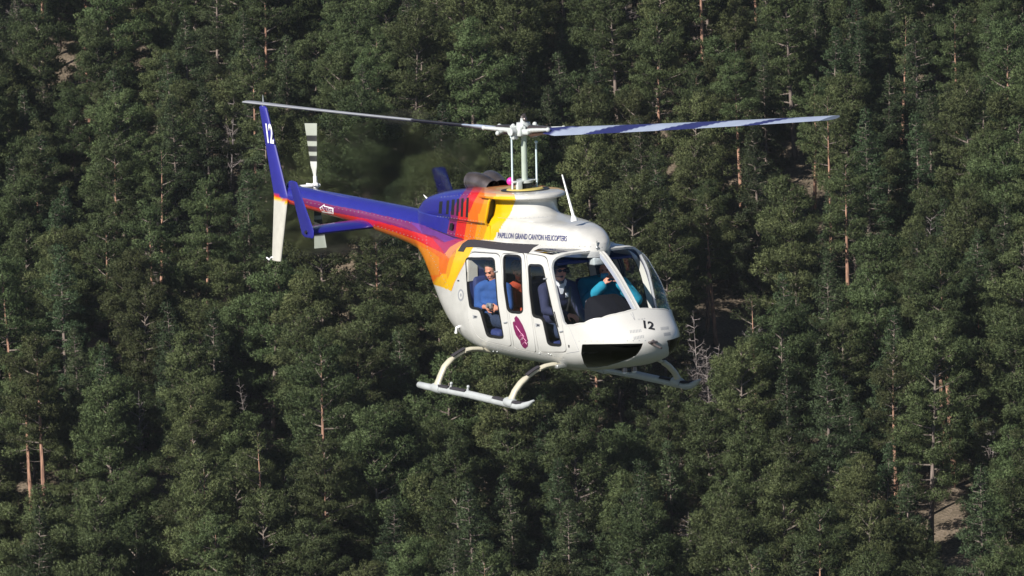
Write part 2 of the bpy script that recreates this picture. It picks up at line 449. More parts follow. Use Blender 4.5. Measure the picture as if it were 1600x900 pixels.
BARE = [(make_tree(40, 18.5, 2.7, .54, 'pine', 34), 18.5, 2.7, 'pine with long bare orange trunk'),
        (make_tree(41, 17.0, 2.8, .50, 'pine', 30), 17.0, 2.8, 'pine with bare reddish trunk'),
        (make_tree(42, 18.0, 2.3, .40, 'pine', 22, dense=.55), 18.0, 2.3, 'thin half-bare pine')]
SNAG = [(make_snag(50, 12, 46), 12., 2., 'leafless grey dead tree'), (make_snag(51, 9, 40, spread=1.3), 9., 2., 'small bare grey dead tree'),
        (make_snag(52, 14, 34, spread=.8), 14., 2., 'thin bare dead pine')]

clear = [(470, 520, 6.5), (505, 490, 4.5), (868, 608, 4.2), (1120, 655, 3.6), (1150, 612, 3.0), (572, 112, 4.5), (25, 62, 3), (1000, 235, 2.5)]
clear = [(ground_at(u, v), r) for u, v, r in clear]
# trees whose bare trunks the photograph shows: base pixel and kind
fixed = [(75, 893, 'B', 0, 1.05), (55, 850, 'B', 1, .9), (1478, 755, 'B', 0, .95), (1492, 762, 'B', 0, 1.1), (187, 152, 'B', 2, 1.0), (70, 118, 'B', 1, .9),
         (1405, 838, 'B', 1, .9), (1328, 525, 'B', 1, .95), (1300, 415, 'B', 2, .9), (517, 55, 'B', 1, .75), (252, 540, 'B', 2, 1.0), (325, 545, 'B', 1, .9),
         (435, 530, 'B', 1, .8), (1090, 335, 'B', 1, .8), (1160, 335, 'B', 0, .8), (1272, 335, 'B', 1, .75), (1500, 258, 'B', 1, .9), (1408, 285, 'B', 2, .9),
         (1345, 108, 'B', 1, .8), (1120, 545, 'T', 1, .8), (1106, 520, 'T', 0, .75), (1185, 720, 'B', 2, .8),
         (1098, 672, 'S', 0, .9), (1113, 690, 'S', 1, .9), (1130, 668, 'S', 1, .8), (1085, 690, 'S', 1, .7), (572, 118, 'S', 1, .8), (560, 108, 'S', 2, .6), (1010, 240, 'S', 0, .7),
         (240, 520, 'S', 2, .8), (162, 140, 'S', 0, .9), (20, 95, 'S', 0, .7), (640, 60, 'S', 1, .8), (912, 895, 'S', 1, .8), (985, 95, 'S', 0, .7), (395, 740, 'S', 2, .6), (790, 690, 'S', 2, .7)]
placed = []
for u, v, k, i, s in fixed:
    p = ground_at(u, v); placed.append((p[0], p[1], (SNAG if k == 'S' else BARE)[i], s, k))
nfix = len(placed)
SH = np.array([-math.sin(SUN_AZ), -math.cos(SUN_AZ)])
def blocked(x, y, r):
    for c, rr in clear:
        if (x-c[0])**2+(y-c[1])**2 < (rr+.6)**2: return True
    for q in placed[:nfix]:
        if q[4] == 'B' and abs(x-q[0]*y/q[1]) < 2.3 and 0 < q[1]-y < (13.5 if q[3] > 1.03 else 7.0): return True
        if (x-q[0])**2+(y-q[1])**2 < 3.2**2: return True
        if q[4] == 'B':
            dx, dy = x-q[0], y-q[1]; al = dx*SH[0]+dy*SH[1]; la = abs(dx*SH[1]-dy*SH[0])
            if 0 < al < 13 and la < 2.0: return True
        if q[4] == 'S' and abs(x-q[0]) < 3 and 0 < q[1]-y < 7: return True
    return False
cand = []
sp = 4.95
yy = 413.0; row = 0
while yy < 606:
    hw = yy*.0915+4.5
    n_ = int(2*hw/sp)
    for i in range(n_+1):
        cand.append((-hw+2*hw*(i+(.5 if row % 2 else 0)+rng.uniform(-.33, .33))/n_, yy+rng.uniform(-2.1, 2.1)))
    yy += sp*.92; row += 1
# the left margin holds trees that only throw shade into the picture
order = rng.permutation(len(cand))
for ci_ in order:
    x, y = cand[ci_]
    if rng.uniform() < .035:
        K = (BARE+SNAG)[int(rng.choice(6, p=[.2, .25, .3, .12, .06, .07]))]; kd_ = 'S' if K in SNAG else 'T'
    else: K = None; kd_ = 'T'
    ki = int(rng.choice(len(KINDS), p=np.array([9, 9, 6, 9, 4, 4, 15, 14, 4, 8, 9, 9])/100))
    K = K or KINDS[ki]; s = rng.uniform(.80, 1.2)
    if blocked(x, y, 1): continue
    if K in BARE:
        qq = to_px(np.array([x, y, float(hill(x, y))+8.]))
        if 880 < qq[0] < 1075 and 250 < qq[1] < 620: K = KINDS[ki]; kd_ = 'T'
    if any((x-q[0])**2+(y-q[1])**2 < (3.6)**2 for q in placed): continue
    p = np.array([x, y, float(hill(x, y))]); top = to_px(p+np.array([0, 0, K[1]*s])); bt = to_px(p)
    if top[1] > 902 or bt[1] < -4 or top[0] < -48 or top[0] > 1645: continue
    placed.append((x, y, K, s, kd_))

YOUNG = [(make_tree(60, 8.0, 2.1, .06, 'pine', 34), 8.0, 2.1, 'small young pine'), (make_tree(61, 6.5, 1.9, .05, 'fir', 40), 6.5, 1.9, 'small young fir'), (make_tree(62, 9.5, 2.3, .08, 'pine', 36), 9.5, 2.3, 'slender young pine')]
ny = 0
for _ in range(4000):
    if ny >= 130: break
    y = rng.uniform(422, 603); x = rng.uniform(-1, 1)*y*.092
    if any((x-c[0])**2+(y-c[1])**2 < (rr-1)**2 for c, rr in clear): continue
    if any((x-q[0])**2+(y-q[1])**2 < (2.7 if q[4] != 'Y' else 2.6)**2 for q in placed): continue
    if any(q[4] == 'S' and abs(x-q[0]) < 2 and 0 < q[1]-y < 4 for q in placed[:nfix]): continue
    placed.append((x, y, YOUNG[int(rng.integers(3))], rng.uniform(.7, 1.15), 'Y')); ny += 1
print('trees', len(placed), 'young', ny)

BRUSH = [(make_snag(70+i, 4.6+i, 60, mt=M_dead if i else M_bark_g, spread=2.0), 4.6+i, 1.8, 'leafless grey brush') for i in range(2)]
for u, v in [(1095, 640), (1140, 625), (1108, 700), (785, 600), (560, 130), (30, 40), (40, 95), (340, 60), (600, 25), (690, 160), (845, 130), (1000, 250), (1090, 90), (990, 890), (905, 880), (470, 380), (250, 500), (300, 470), (1180, 610), (1290, 560), (1550, 770), (640, 880), (1450, 620), (1040, 110)]:
    p = ground_at(u, v+20); placed.append((p[0], p[1], BRUSH[int(rng.integers(2))], rng.uniform(.7, 1.2), 'U'))
def region(u, v):
    if v < 160: return 'near the top edge ' + ('above the tail fin' if u < 520 else 'above the rotor mast' if u < 1000 else 'above the forward rotor blade' if u < 1310 else 'beyond the blade tip')
    if u < 400: return 'behind the tail to the left' if v < 420 else ('on the left slope below the tail' if v < 680 else 'in the lower left corner')
    if v < 330: return 'between tail rotor and mast' if u < 800 else ('just under the forward rotor blade' if u < 1310 else 'right of the blade tip')
    if u < 660: return 'below the tail boom' if v < 600 else 'below and left of the near skid'
    if u < 1080:
        return 'behind the helicopter' if v < 600 else ('below the skids' if v < 760 else 'at the bottom under the skids')
    return 'right of the nose' if v < 520 else ('right of the far skid' if v < 700 else 'in the lower right corner')

buckets = {}
for q in placed:
    x, y, K, s, kd = q; z = float(hill(x, y)); c = to_px(np.array([x, y, z+K[1]*s*.65]))
    buckets.setdefault((K[3], region(*c)), []).append((c[0], q, z))
ORD = ['leftmost', 'second from left', 'third from left', 'fourth from left', 'fifth from left', 'sixth from left', 'seventh from left', 'eighth from left', 'ninth from left', 'tenth from left']
gi = np.random.default_rng(5)
for (look, reg), L_ in sorted(buckets.items()):
    L_.sort(key=lambda a: a[0])
    for i, (cx, (x, y, K, s, kd), z) in enumerate(L_):
        nm = 'bare_shrub' if kd == 'U' else 'dead_tree' if kd == 'S' else ('young_tree' if kd == 'Y' else 'fir_tree' if 'fir' in look else 'pine_tree')
        e = bpy.data.objects.new(nm, None); COL.objects.link(e); e.location = (x, y, z-.05)
        e.rotation_euler = (0 if kd != 'S' else gi.uniform(-.12, .12), gi.uniform(-.02, .02), gi.uniform(0, 2*PI)); e.scale = (s*gi.uniform(.93, 1.07), s*gi.uniform(.93, 1.07), s)
        lab = look+' '+reg
        if len(L_) > 1: lab += ', '+(ORD[i] if i < 10 else 'farther right')
        w_ = lab.split()
        tag(e, ' '.join(w_[:16]), 'shrub' if kd == 'U' else 'dead tree' if kd == 'S' else ('fir' if 'fir' in look else 'pine'),
            'leafless brush among the pines' if kd == 'U' else 'dead trees among the pines' if kd == 'S' else 'young trees filling the forest gaps' if kd == 'Y' else ('firs in the hillside forest' if 'fir' in look else 'pines of the hillside forest'))
        for nm2, me in zip(('trunk', 'branches', 'crown'), K[0]):
            po = put(nm2, me, e)
            if nm2 == 'branches': po['kind'] = 'stuff'

# understorey: shrubs and dead brush as ground cover, fallen logs and boulders
def brush():
    g = np.random.default_rng(77); V = []; F = []
    cx = g.uniform(-58, 58, 900); cy = g.uniform(418, 600, 900)
    for x, y in zip(cx, cy):
        z = float(hill(x, y)); r = g.uniform(.3, .9)
        for k in range(26):
            d = unit(g.normal(size=3)*np.array([1, 1, .4])+np.array([0, 0, .8])); b = np.array([x, y, z])+g.normal(size=3)*np.array([.3, .3, 0])*r
            sdv = unit(np.cross(d, g.normal(size=3)))*.035; o = len(V)
            V += [b-sdv, b+sdv, b+d*r*g.uniform(.5, 1.1)]; F.append((o, o+1, o+2))
    return V, F
bv, bf = brush()
ub = mk('undergrowth', bv, bf, mat('dry_brush', (.13, .11, .07, 1), .9, noise=.4, nscale=.4), smooth=False); tag(ub, 'dry brush and low scrub scattered over the forest floor', 'undergrowth', kind='stuff')
logspots = [(478, 500, .4, 'pale fallen log across the shaded clearing below the tail', 7), (452, 520, 2.6, 'dark fallen trunk at the left of the shaded clearing', 6), (505, 528, .1, 'short fallen log at the near edge of the clearing', 4), (1135, 650, .3, 'grey fallen log among the dead trees right of the far skid', 6)]
for u, v, a, lab, L in logspots:
    p = ground_at(u, v); d = np.array([math.cos(a), math.sin(a), 0])
    A = p-d*L/2; B_ = p+d*L/2; A[2] = hill(A[0], A[1])+.15; B_[2] = hill(B_[0], B_[1])+.15
    t = MB().tube([A, (A+B_)/2+np.array([0, 0, .04]), B_], [.24, .2, .13], n=9)
    for k in range(5):
        f = A+(B_-A)*random.uniform(.3, .95); t.tube([f, f+np.array([random.uniform(-.5, .5), random.uniform(-.5, .5), random.uniform(.3, .8)])], [.05, .015], n=4)
    tag(t.get('fallen_log', M_dead), lab, 'log', 'fallen logs on the forest floor')
rockm = mat('boulder_stone', (.30, .27, .24, 1), .9, noise=.35, nscale=2, bump=.6, bscale=6)
for u, v, r, lab in [(868, 607, .7, 'pale boulder on the bare dirt patch under the front skid tube'), (575, 128, .9, 'pale rock on the open dirt near the top edge'), (488, 505, .8, 'grey boulder in the middle of the shaded clearing'), (465, 515, .6, 'smaller grey boulder left in the shaded clearing'), (1142, 668, .8, 'grey boulder beside the dead trees right of the far skid')]:
    p = ground_at(u, v); bm = bmesh.new(); bmesh.ops.create_icosphere(bm, subdivisions=3, radius=r)
    for w in bm.verts:
        n_ = 1+.25*math.sin(w.co.x*4/r+u)+.18*math.sin(w.co.y*5/r+w.co.z*3/r+v); w.co *= n_; w.co.z *= .6
    me = bpy.data.meshes.new('boulder'); bm.to_mesh(me); bm.free(); me.materials.append(rockm)
    o = put('boulder', me); o.location = p; tag(o, lab, 'rock', 'boulders on the forest floor')

# the same wood going on outside the picture on every side, as one mass
src = bpy.data.collections.new('far_wood_sources'); src2 = bpy.data.collections.new('far_wood_trunks')
for i, k in enumerate((0, 1, 3, 6, 9, 10)):
    for cc, me, nm_ in ((src, KINDS[k][0][2], 'wood_crown_'), (src2, KINDS[k][0][0], 'wood_trunk_')):
        cc.objects.link(bpy.data.objects.new(nm_+'abcdef'[i], me))
g2 = np.random.default_rng(21); pts = []
for yy in np.arange(330, 860, 5.6):
    for xx in np.arange(-230, 231, 5.6):
        x, y = xx+g2.uniform(-2.2, 2.2), yy+g2.uniform(-2.2, 2.2)
        q = to_px(np.array([x, y, float(hill(x, y))])); q2 = to_px(np.array([x, y, float(hill(x, y))+17]))
        if -60 < q[0] < 1660 and q[1] > -16 and q2[1] < 925: continue
        pts.append((x, y, float(hill(x, y))))
me = bpy.data.meshes.new('surrounding_wood'); me.from_pydata(pts, [], [])
wd = put('surrounding_wood', me); tag(wd, 'continuous pine wood carrying on over the hillside beyond the picture edges', kind='stuff')
ng = bpy.data.node_groups.new('wood_scatter', 'GeometryNodeTree'); ng.interface.new_socket('Geometry', in_out='INPUT', socket_type='NodeSocketGeometry'); ng.interface.new_socket('Geometry', in_out='OUTPUT', socket_type='NodeSocketGeometry')
N_ = ng.nodes.new; Lk = ng.links.new
gi_ = N_('NodeGroupInput'); go_ = N_('NodeGroupOutput'); jn = N_('GeometryNodeJoinGeometry')
rr_ = N_('FunctionNodeRandomValue'); rr_.data_type = 'FLOAT_VECTOR'; rr_.inputs[0].default_value = (0, 0, 0); rr_.inputs[1].default_value = (0, 0, 6.28); rr_.inputs['Seed'].default_value = 3
rs_ = N_('FunctionNodeRandomValue'); rs_.data_type = 'FLOAT'; rs_.inputs[2].default_value = .8; rs_.inputs[3].default_value = 1.2; rs_.inputs['Seed'].default_value = 4
ri_ = N_('FunctionNodeRandomValue'); ri_.data_type = 'INT'; ri_.inputs[4].default_value = 0; ri_.inputs[5].default_value = 5; ri_.inputs['Seed'].default_value = 5
for cc in (src, src2):
    ci = N_('GeometryNodeCollectionInfo'); ci.inputs['Collection'].default_value = cc; ci.inputs['Separate Children'].default_value = True; ci.inputs['Reset Children'].default_value = True
    ip = N_('GeometryNodeInstanceOnPoints'); ip.inputs['Pick Instance'].default_value = True
    Lk(gi_.outputs[0], ip.inputs['Points']); Lk(ci.outputs[0], ip.inputs['Instance']); Lk(ri_.outputs[2], ip.inputs['Instance Index'])
    Lk(rr_.outputs[0], ip.inputs['Rotation']); Lk(rs_.outputs[1], ip.inputs['Scale']); Lk(ip.outputs[0], jn.inputs[0])
Lk(jn.outputs[0], go_.inputs[0])
mo = wd.modifiers.new('scatter', 'NODES'); mo.node_group = ng
print('surrounding', len(pts))

# ================================================================== helicopter
# body frame: x forward, y to port, z up, metres; origin under the rotor mast
yaw_, el_, rl_ = R_(28.428), R_(6.2), R_(-2.799)
HD, HF, HDU, HDV = 69.414, 8756.913, 24.836, -40.249
d_ = np.array([math.cos(yaw_)*math.cos(el_), -math.sin(yaw_)*math.cos(el_), math.sin(el_)])
Cb = np.array([0, 0, 1.5])+d_*HD
fb = -d_; rb = np.cross(fb, [0, 0, 1.]); rb /= np.linalg.norm(rb); ub_ = np.cross(rb, fb)
rb, ub_ = math.cos(rl_)*rb+math.sin(rl_)*ub_, -math.sin(rl_)*rb+math.cos(rl_)*ub_
fb2 = unit(fb-rb*HDU/HF+ub_*HDV/HF); rb2 = unit(rb-(rb@fb2)*fb2); ub2 = np.cross(rb2, fb2)
Bb = np.stack([rb2, fb2, ub2], 1); Bw = np.stack([r_w, fw_w, u_w], 1)
Rbw = Bw @ Bb.T; tbw = Cw-Rbw @ Cb
HM = Matrix([[*Rbw[i], tbw[i]] for i in range(3)]+[[0, 0, 0, 1]])
def bproj(P):
    v = np.asarray(P, float)-Cb; z = v@fb2
    return np.stack([800+HF*(v@rb2)/z, 450-HF*(v@ub2)/z], -1)
def bray(u, v): return fb2+rb2*(u-800)/HF-ub2*(v-450)/HF
def unp(u, v, y=None, x=None, z=None):
    d = bray(u, v)
    t = (y-Cb[1])/d[1] if y is not None else (x-Cb[0])/d[0] if x is not None else (z-Cb[2])/d[2]
    return Cb+t*d

heli = bpy.data.objects.new('helicopter', None); COL.objects.link(heli); heli.matrix_world = HM
tag(heli, 'white single-rotor tour helicopter with a blue, purple, red and yellow tail over the forest', 'helicopter')

CREAM = srgb(238, 234, 220)
M_white = mat('cream_white_paint', (.52, .513, .487, 1), .33, coat=.4, noise=.07, nscale=3)
M_paint = attr_paint('striped_paint')
M_paintm = attr_paint('satin_fin_paint', .55, 0)
M_black = mat('black_rubber', (.012, .012, .013, 1), .45)
M_dark = mat('dark_walkway', (.022, .02, .026, 1), .8, bump=.5, bscale=200)
M_navyi = mat('navy_trim', (.018, .03, .13, 1), .75, noise=.2, nscale=9)
M_trim = mat('interior_liner', (.05, .055, .085, 1), .8, noise=.15, nscale=12)
M_creamin = mat('cream_door_trim', (.62, .60, .52, 1), .6)
M_tubec = mat('cream_gear_paint', (.46, .43, .335, 1), .35, noise=.08, nscale=10)
M_tubew = mat('white_skid_paint', (.38, .40, .40, 1), .35, noise=.12, nscale=10)
M_metal = mat('dull_metal', (.55, .56, .55, 1), .38, metal=.8, noise=.15, nscale=20)
M_hub = mat('grey_hub_paint', (.46, .49, .475, 1), .4, noise=.18, nscale=25)
M_mast = mat('mast_paint', (.42, .48, .41, 1), .3, metal=.15, noise=.08, nscale=10)
M_rod = mat('pale_blue_rod', (.55, .66, .70, 1), .35)
M_exh = mat('heat_stained_steel', (.20, .17, .165, 1), .35, metal=.8, noise=.4, nscale=7)
M_blue = mat('deep_blue_paint', (.018, .018, .20, 1), .3, coat=.5, noise=.08, nscale=4)
M_navy = mat('navy_lettering', (.02, .022, .13, 1), .4)
M_ink = mat('black_lettering', (.015, .015, .018, 1), .5)
M_wht = mat('white_lettering', (.8, .8, .8, 1), .5)
M_purple = mat('maroon_emblem', (.15, .012, .07, 1), .4)
M_grey = mat('grey_marking', (.25, .26, .28, 1), .6)
M_regn = mat('slate_lettering', (.07, .09, .15, 1), .5)
M_pink = mat('magenta_cover', (.75, .03, .32, 1), .5)
M_glass = glass_mat('clear_glass', (.93, .95, .96, 1), ior=1.4)
M_wind = glass_mat('windshield_glass', (.93, .95, .98, 1), ior=1.33)
M_roofg = glass_mat('blue_roof_glass', (.06, .10, .22, 1), ior=2.4)
M_ching = glass_mat('dark_chin_glass', (.022, .022, .024, 1), rough=.06, ior=1.45)

# -------- fuselage section tables: x, zb, zw, zt, w, nt, nb
TB = np.array([
 (3.100, .745, .775, .80, .002, 2.0, 2.0),
 (3.085, .690, .770, .860, .15, 2.0, 2.0),
 (3.040, .610, .765, .912, .285, 2.1, 2.1),
 (2.950, .540, .765, .972, .405, 2.2, 2.2),
 (2.820, .490, .770, 1.050, .495, 2.2, 2.3),
 (2.700, .456, .780, 1.138, .545, 2.3, 2.4),
 (2.590, .432, .785, 1.240, .580, 2.6, 2.5),
 (2.450, .410, .79, 1.365, .618, 3.3, 2.6),
 (2.300, .385, .81, 1.495, .642, 4.6, 2.8),
 (2.100, .360, .84, 1.640, .655, 5.8, 2.9),
 (1.930, .347, .87, 1.748, .662, 6.4, 3.0),
 (1.750, .340, .90, 1.803, .668, 6.0, 3.0),
 (1.400, .335, .92, 1.830, .672, 5.2, 3.0),
 (1.000, .330, .93, 1.840, .675, 4.8, 3.0),
 (.400, .330, .93, 1.840, .675, 4.6, 3.0),
 (0.000, .335, .93, 1.840, .672, 4.4, 3.0),
 (-.400, .345, .94, 1.835, .662, 4.0, 2.9),
 (-.800, .385, .97, 1.825, .630, 3.4, 2.7),
 (-1.100, .460, 1.02, 1.82, .590, 3.0, 2.5),
 (-1.400, .610, 1.12, 1.83, .530, 2.7, 2.4),
 (-1.700, .830, 1.26, 1.85, .455, 2.45, 2.3),
 (-2.000, 1.075, 1.42, 1.885, .375, 2.25, 2.2),
 (-2.300, 1.290, 1.57, 1.925, .305, 2.1, 2.1),
 (-2.650, 1.447, 1.708, 1.968, .250, 2.0, 2.0),
 (-3.840, 1.610, 1.81, 2.010, .196, 2.0, 2.0),
 (-5.000, 1.712, 1.875, 2.038, .160, 2.0, 2.0),
 (-6.200, 1.785, 1.925, 2.062, .135, 2.0, 2.0),
 (-6.700, 1.810, 1.94, 2.070, .126, 2.0, 2.0)])
def qof(x): return np.sqrt(np.clip(3.1-np.asarray(x, float), 0, None))
_q = qof(TB[:, 0])
def pchip_slopes(x, y):
    h = np.diff(x); d = np.diff(y)/h; m = np.zeros(len(x))
    for i in range(1, len(x)-1):
        if d[i-1]*d[i] > 0:
            w1 = 2*h[i]+h[i-1]; w2 = h[i]+2*h[i-1]; m[i] = (w1+w2)/(w1/d[i-1]+w2/d[i])
    m[0] = d[0]; m[-1] = d[-1]; return m
class Pchip:
    def __init__(s, x, y): s.x = np.asarray(x, float); s.y = np.asarray(y, float); s.m = pchip_slopes(s.x, s.y)
    def __call__(s, v):
        v = np.asarray(v, float); i = np.clip(np.searchsorted(s.x, v)-1, 0, len(s.x)-2)
        h = s.x[i+1]-s.x[i]; t = np.clip((v-s.x[i])/h, 0, 1)
        return ((1+2*t)*(1-t)**2*s.y[i]+t*(1-t)**2*h*s.m[i]+t*t*(3-2*t)*s.y[i+1]+t*t*(t-1)*h*s.m[i+1])
TF = [Pchip(_q, TB[:, k]) for k in range(1, 7)]
NS = 81; _sg = np.linspace(0, 1, NS)
_cache = {}
def sec(x):
    k = round(float(x), 4)
    if k in _cache: return _cache[k]
    zb, zw, zt, w, n1, n2 = [float(f(qof(k))) for f in TF]
    def half(n, h):
        a = np.linspace(0, PI/2, 70); return w*np.cos(a)**(2/n), h*np.sin(a)**(2/n)
    yu, zu = half(n1, zt-zw); yl, zl = half(n2, zw-zb)
    y = np.concatenate([yl[::-1], yu[1:]]); z = np.concatenate([zw-zl[::-1], zw+zu[1:]])
    y[0] = 0; y[-1] = 0
    L = np.concatenate([[0], np.cumsum(np.hypot(np.diff(y), np.diff(z)))])
    r = (np.interp(_sg, L/L[-1], y), np.interp(_sg, L/L[-1], z), L[-1])
    _cache[k] = r; return r
def SP(x, s):
    """starboard half surface point as (x, half width, z)"""
    y, z, _ = sec(x); return np.array([x, np.interp(s, _sg, y), np.interp(s, _sg, z)])
def hw(x, z):
    y, zz, _ = sec(x)
    return -1.0 if z < zz[0] or z > zz[-1] else float(np.interp(z, zz, y))
def s_of(x, z, y=None):
    yy, zz, _ = sec(x)
    i = int(np.argmin((zz-z)**2+((yy-y)**2 if y is not None else 0)))
    b = _sg[i]
    ss = np.linspace(max(0, b-.02), min(1, b+.02), 41)
    e = (np.interp(ss, _sg, zz)-z)**2+((np.interp(ss, _sg, yy)-y)**2 if y is not None else 0)
    return float(ss[int(np.argmin(e))])
def hit_fn(inside, u, v, n=220, ymin=-.8, ymax=.75):
    d = bray(u, v); t0 = (ymin-Cb[1])/d[1]; t1 = (ymax-Cb[1])/d[1]
    p = t0
    for k in range(1, n+1):
        t = t0+(t1-t0)*k/n; q = Cb+d*t
        if inside(q):
            a = p
            for _ in range(14):
                m_ = (a+t)/2
                if inside(Cb+d*m_): t = m_
                else: a = m_
            return Cb+d*a
        p = t
    return None
def in_fus(q): return q[0] < 3.1 and q[0] > -6.7 and abs(q[1]) < hw(q[0], q[2])
def hit(u, v):
    q = hit_fn(in_fus, u, v)
    k = 0
    while q is None and k < 60:
        k += 1; cx, cy = 930, 480; u += (cx-u)*.01; v += (cy-v)*.01; q = hit_fn(in_fus, u, v)
    return q
# girth-wise domain
_xd = np.linspace(3.1, -.7, 900)
_wd = TF[3](qof(_xd)); _sd = np.concatenate([[0], np.cumsum(np.hypot(np.diff(_xd), np.diff(_wd)))])
def sig(x): return float(np.interp(-x, -_xd, _sd))
def xof(g): return float(np.interp(g, _sd, _xd))
G = 1.85
def dom(q): return np.array([sig(q[0]), G*s_of(q[0], q[2], abs(q[1]))])
def px_dom(poly, r=4, step=3.0, close=True):
    P = rounded(poly, r) if r else np.array(poly, float)
    return np.array([dom(hit(*p)) for p in densify(P, step)])

X_AFT = -.40
pxA = [(727, 402), (773, 402), (778, 472), (788, 530), (761, 527), (749, 484), (734, 483), (730, 455)]
pxB = [(786, 397), (815, 398), (816, 440), (818, 491), (793, 489), (787, 450)]
pxC = [(825, 412), (848, 413), (863, 480), (879, 542), (856, 540), (847, 498), (832, 496), (827, 456)]
dA = [(736, 393), (781, 396), (786, 440), (800, 543), (760, 534), (745, 526), (737, 508), (727, 492), (722.5, 450), (724, 412)]
dB = [(783, 396), (819, 394), (824, 440), (838, 552), (803, 544), (788, 440)]
dC = [(822, 395), (854, 400), (861, 430), (874, 480), (886, 551), (842, 551), (833, 500), (826, 440)]
polys = {}
polys['glassA'] = px_dom(pxA, 7); polys['glassB'] = px_dom(pxB, 9); polys['glassC'] = px_dom(pxC, 7)
for k in 'ABC':
    polys['ring'+k] = polys['glass'+k]; polys['glass'+k] = inset(polys['ring'+k], .021)
polys['doorA'] = px_dom(dA, 7); polys['doorB'] = px_dom(dB, 5); polys['doorC'] = px_dom(dC, 7)
for k in 'ABC': polys['gap'+k] = polys['door'+k]; polys['door'+k] = inset(polys['gap'+k], .008)
# windshield: traced sill, post and header, ended at the centre post
wl = [(988, 484), (975, 487), (962, 490), (940, 496.5), (913, 504), (896, 507), (884, 507.5), (880, 503), (874, 480), (866, 440), (862, 418), (864, 408), (869, 402.5), (880, 398), (900, 394.5), (928, 391.5)]
W = [dom(hit(*p)) for p in wl]
tops = [1.86, 1.95, 2.05, 2.15, 2.25, 2.35, 2.45, 2.55, 2.62, 2.68]
for x in tops:
    yy, zz, L_ = sec(x); W.append(np.array([sig(x), G*(1-.029/L_)]))
W[0] = np.array([sig(2.70), G*(1-.029/sec(2.70)[2])])
polys['wind'] = densify(W, .03)
polys['windring'] = inset(polys['wind'], -.012)
ey = [(832, 392.5), (843, 387.5), (870, 388), (898, 388.5), (924, 387), (903, 391), (882, 394), (862, 398.5)]
polys['eye'] = px_dom(ey, 3)
ch = [(908, 537.5), (1005, 536.5), (1000, 546), (985, 559), (960, 567), (913, 568), (907, 553)]
Pch = [dom(hit(*p)) for p in densify([(912.5, 568), (908, 553), (909.5, 538), (1005, 536.5), (1002, 545), (996, 554)], 4, closed=False)]
Pch += [np.array([sig(x), G*s]) for x, s in ((2.66, .235), (2.5, .20), (2.3, .185), (2.14, .185))]
polys['chin'] = rounded(Pch, .03, 2)

def build_skin():
    pts = []; edges = []
    def add_poly(P, closed=True):
        o = len(pts); n = len(P)
        for p in P: pts.append(Vector((float(p[0]), float(np.clip(p[1], 0, G)))))
        for i in range(n if closed else n-1): edges.append((o+i, o+(i+1) % n))
    for k, P in polys.items(): add_poly(P)
    g0 = sig(X_AFT)
    gs = np.unique(np.concatenate([np.linspace(0, .12, 7)**1.0, np.arange(.14, g0, .033), [g0]]))
    ts = np.linspace(0, G, 57)
    for a in gs:
        for b in ts: pts.append(Vector((a, b)))
    r = delaunay_2d_cdt(pts, edges, [], 0, 1e-5)
    V2 = np.array([v[:] for v in r[0]]); F2 = [f for f in r[2]]
    return V2, F2
V2, F2 = build_skin()
C2 = np.array([V2[list(f)].mean(0) for f in F2])
reg = np.full(len(F2), 'body', dtype=object)
for k in ('gapA', 'gapB', 'gapC'): reg[pip(C2, polys[k])] = 'gap'
for k in ('doorA', 'doorB', 'doorC', 'ringA', 'ringB', 'ringC', 'glassA', 'glassB', 'glassC', 'windring', 'wind', 'eye', 'chin'): reg[pip(C2, polys[k])] = k
P3 = np.array([SP(xof(a), b/G) for a, b in V2])
def nrm_at(a, b):
    e = 1e-3; a0, a1 = max(a-e, 0), a+e; b0, b1 = max(b-e, 0), min(b+e, G)
    du = SP(xof(a1), b/G)-SP(xof(a0), b/G); dv = SP(xof(a), b1/G)-SP(xof(a), b0/G)
    n = np.cross(du, dv); L = np.linalg.norm(n)
    if L < 1e-12: return np.array([1., 0, 0])
    n /= L
    c = P3c-SP(xof(a), b/G)
    return n
P3c = np.array([1., 0, 1.])
N3 = np.array([nrm_at(max(a, .004), b) for a, b in V2])
ctr = np.stack([np.clip(P3[:, 0], None, 2.4), 0*P3[:, 1], np.full(len(P3), 1.)], 1)
N3 *= np.sign(np.sum(N3*(P3-ctr), 1))[:, None]

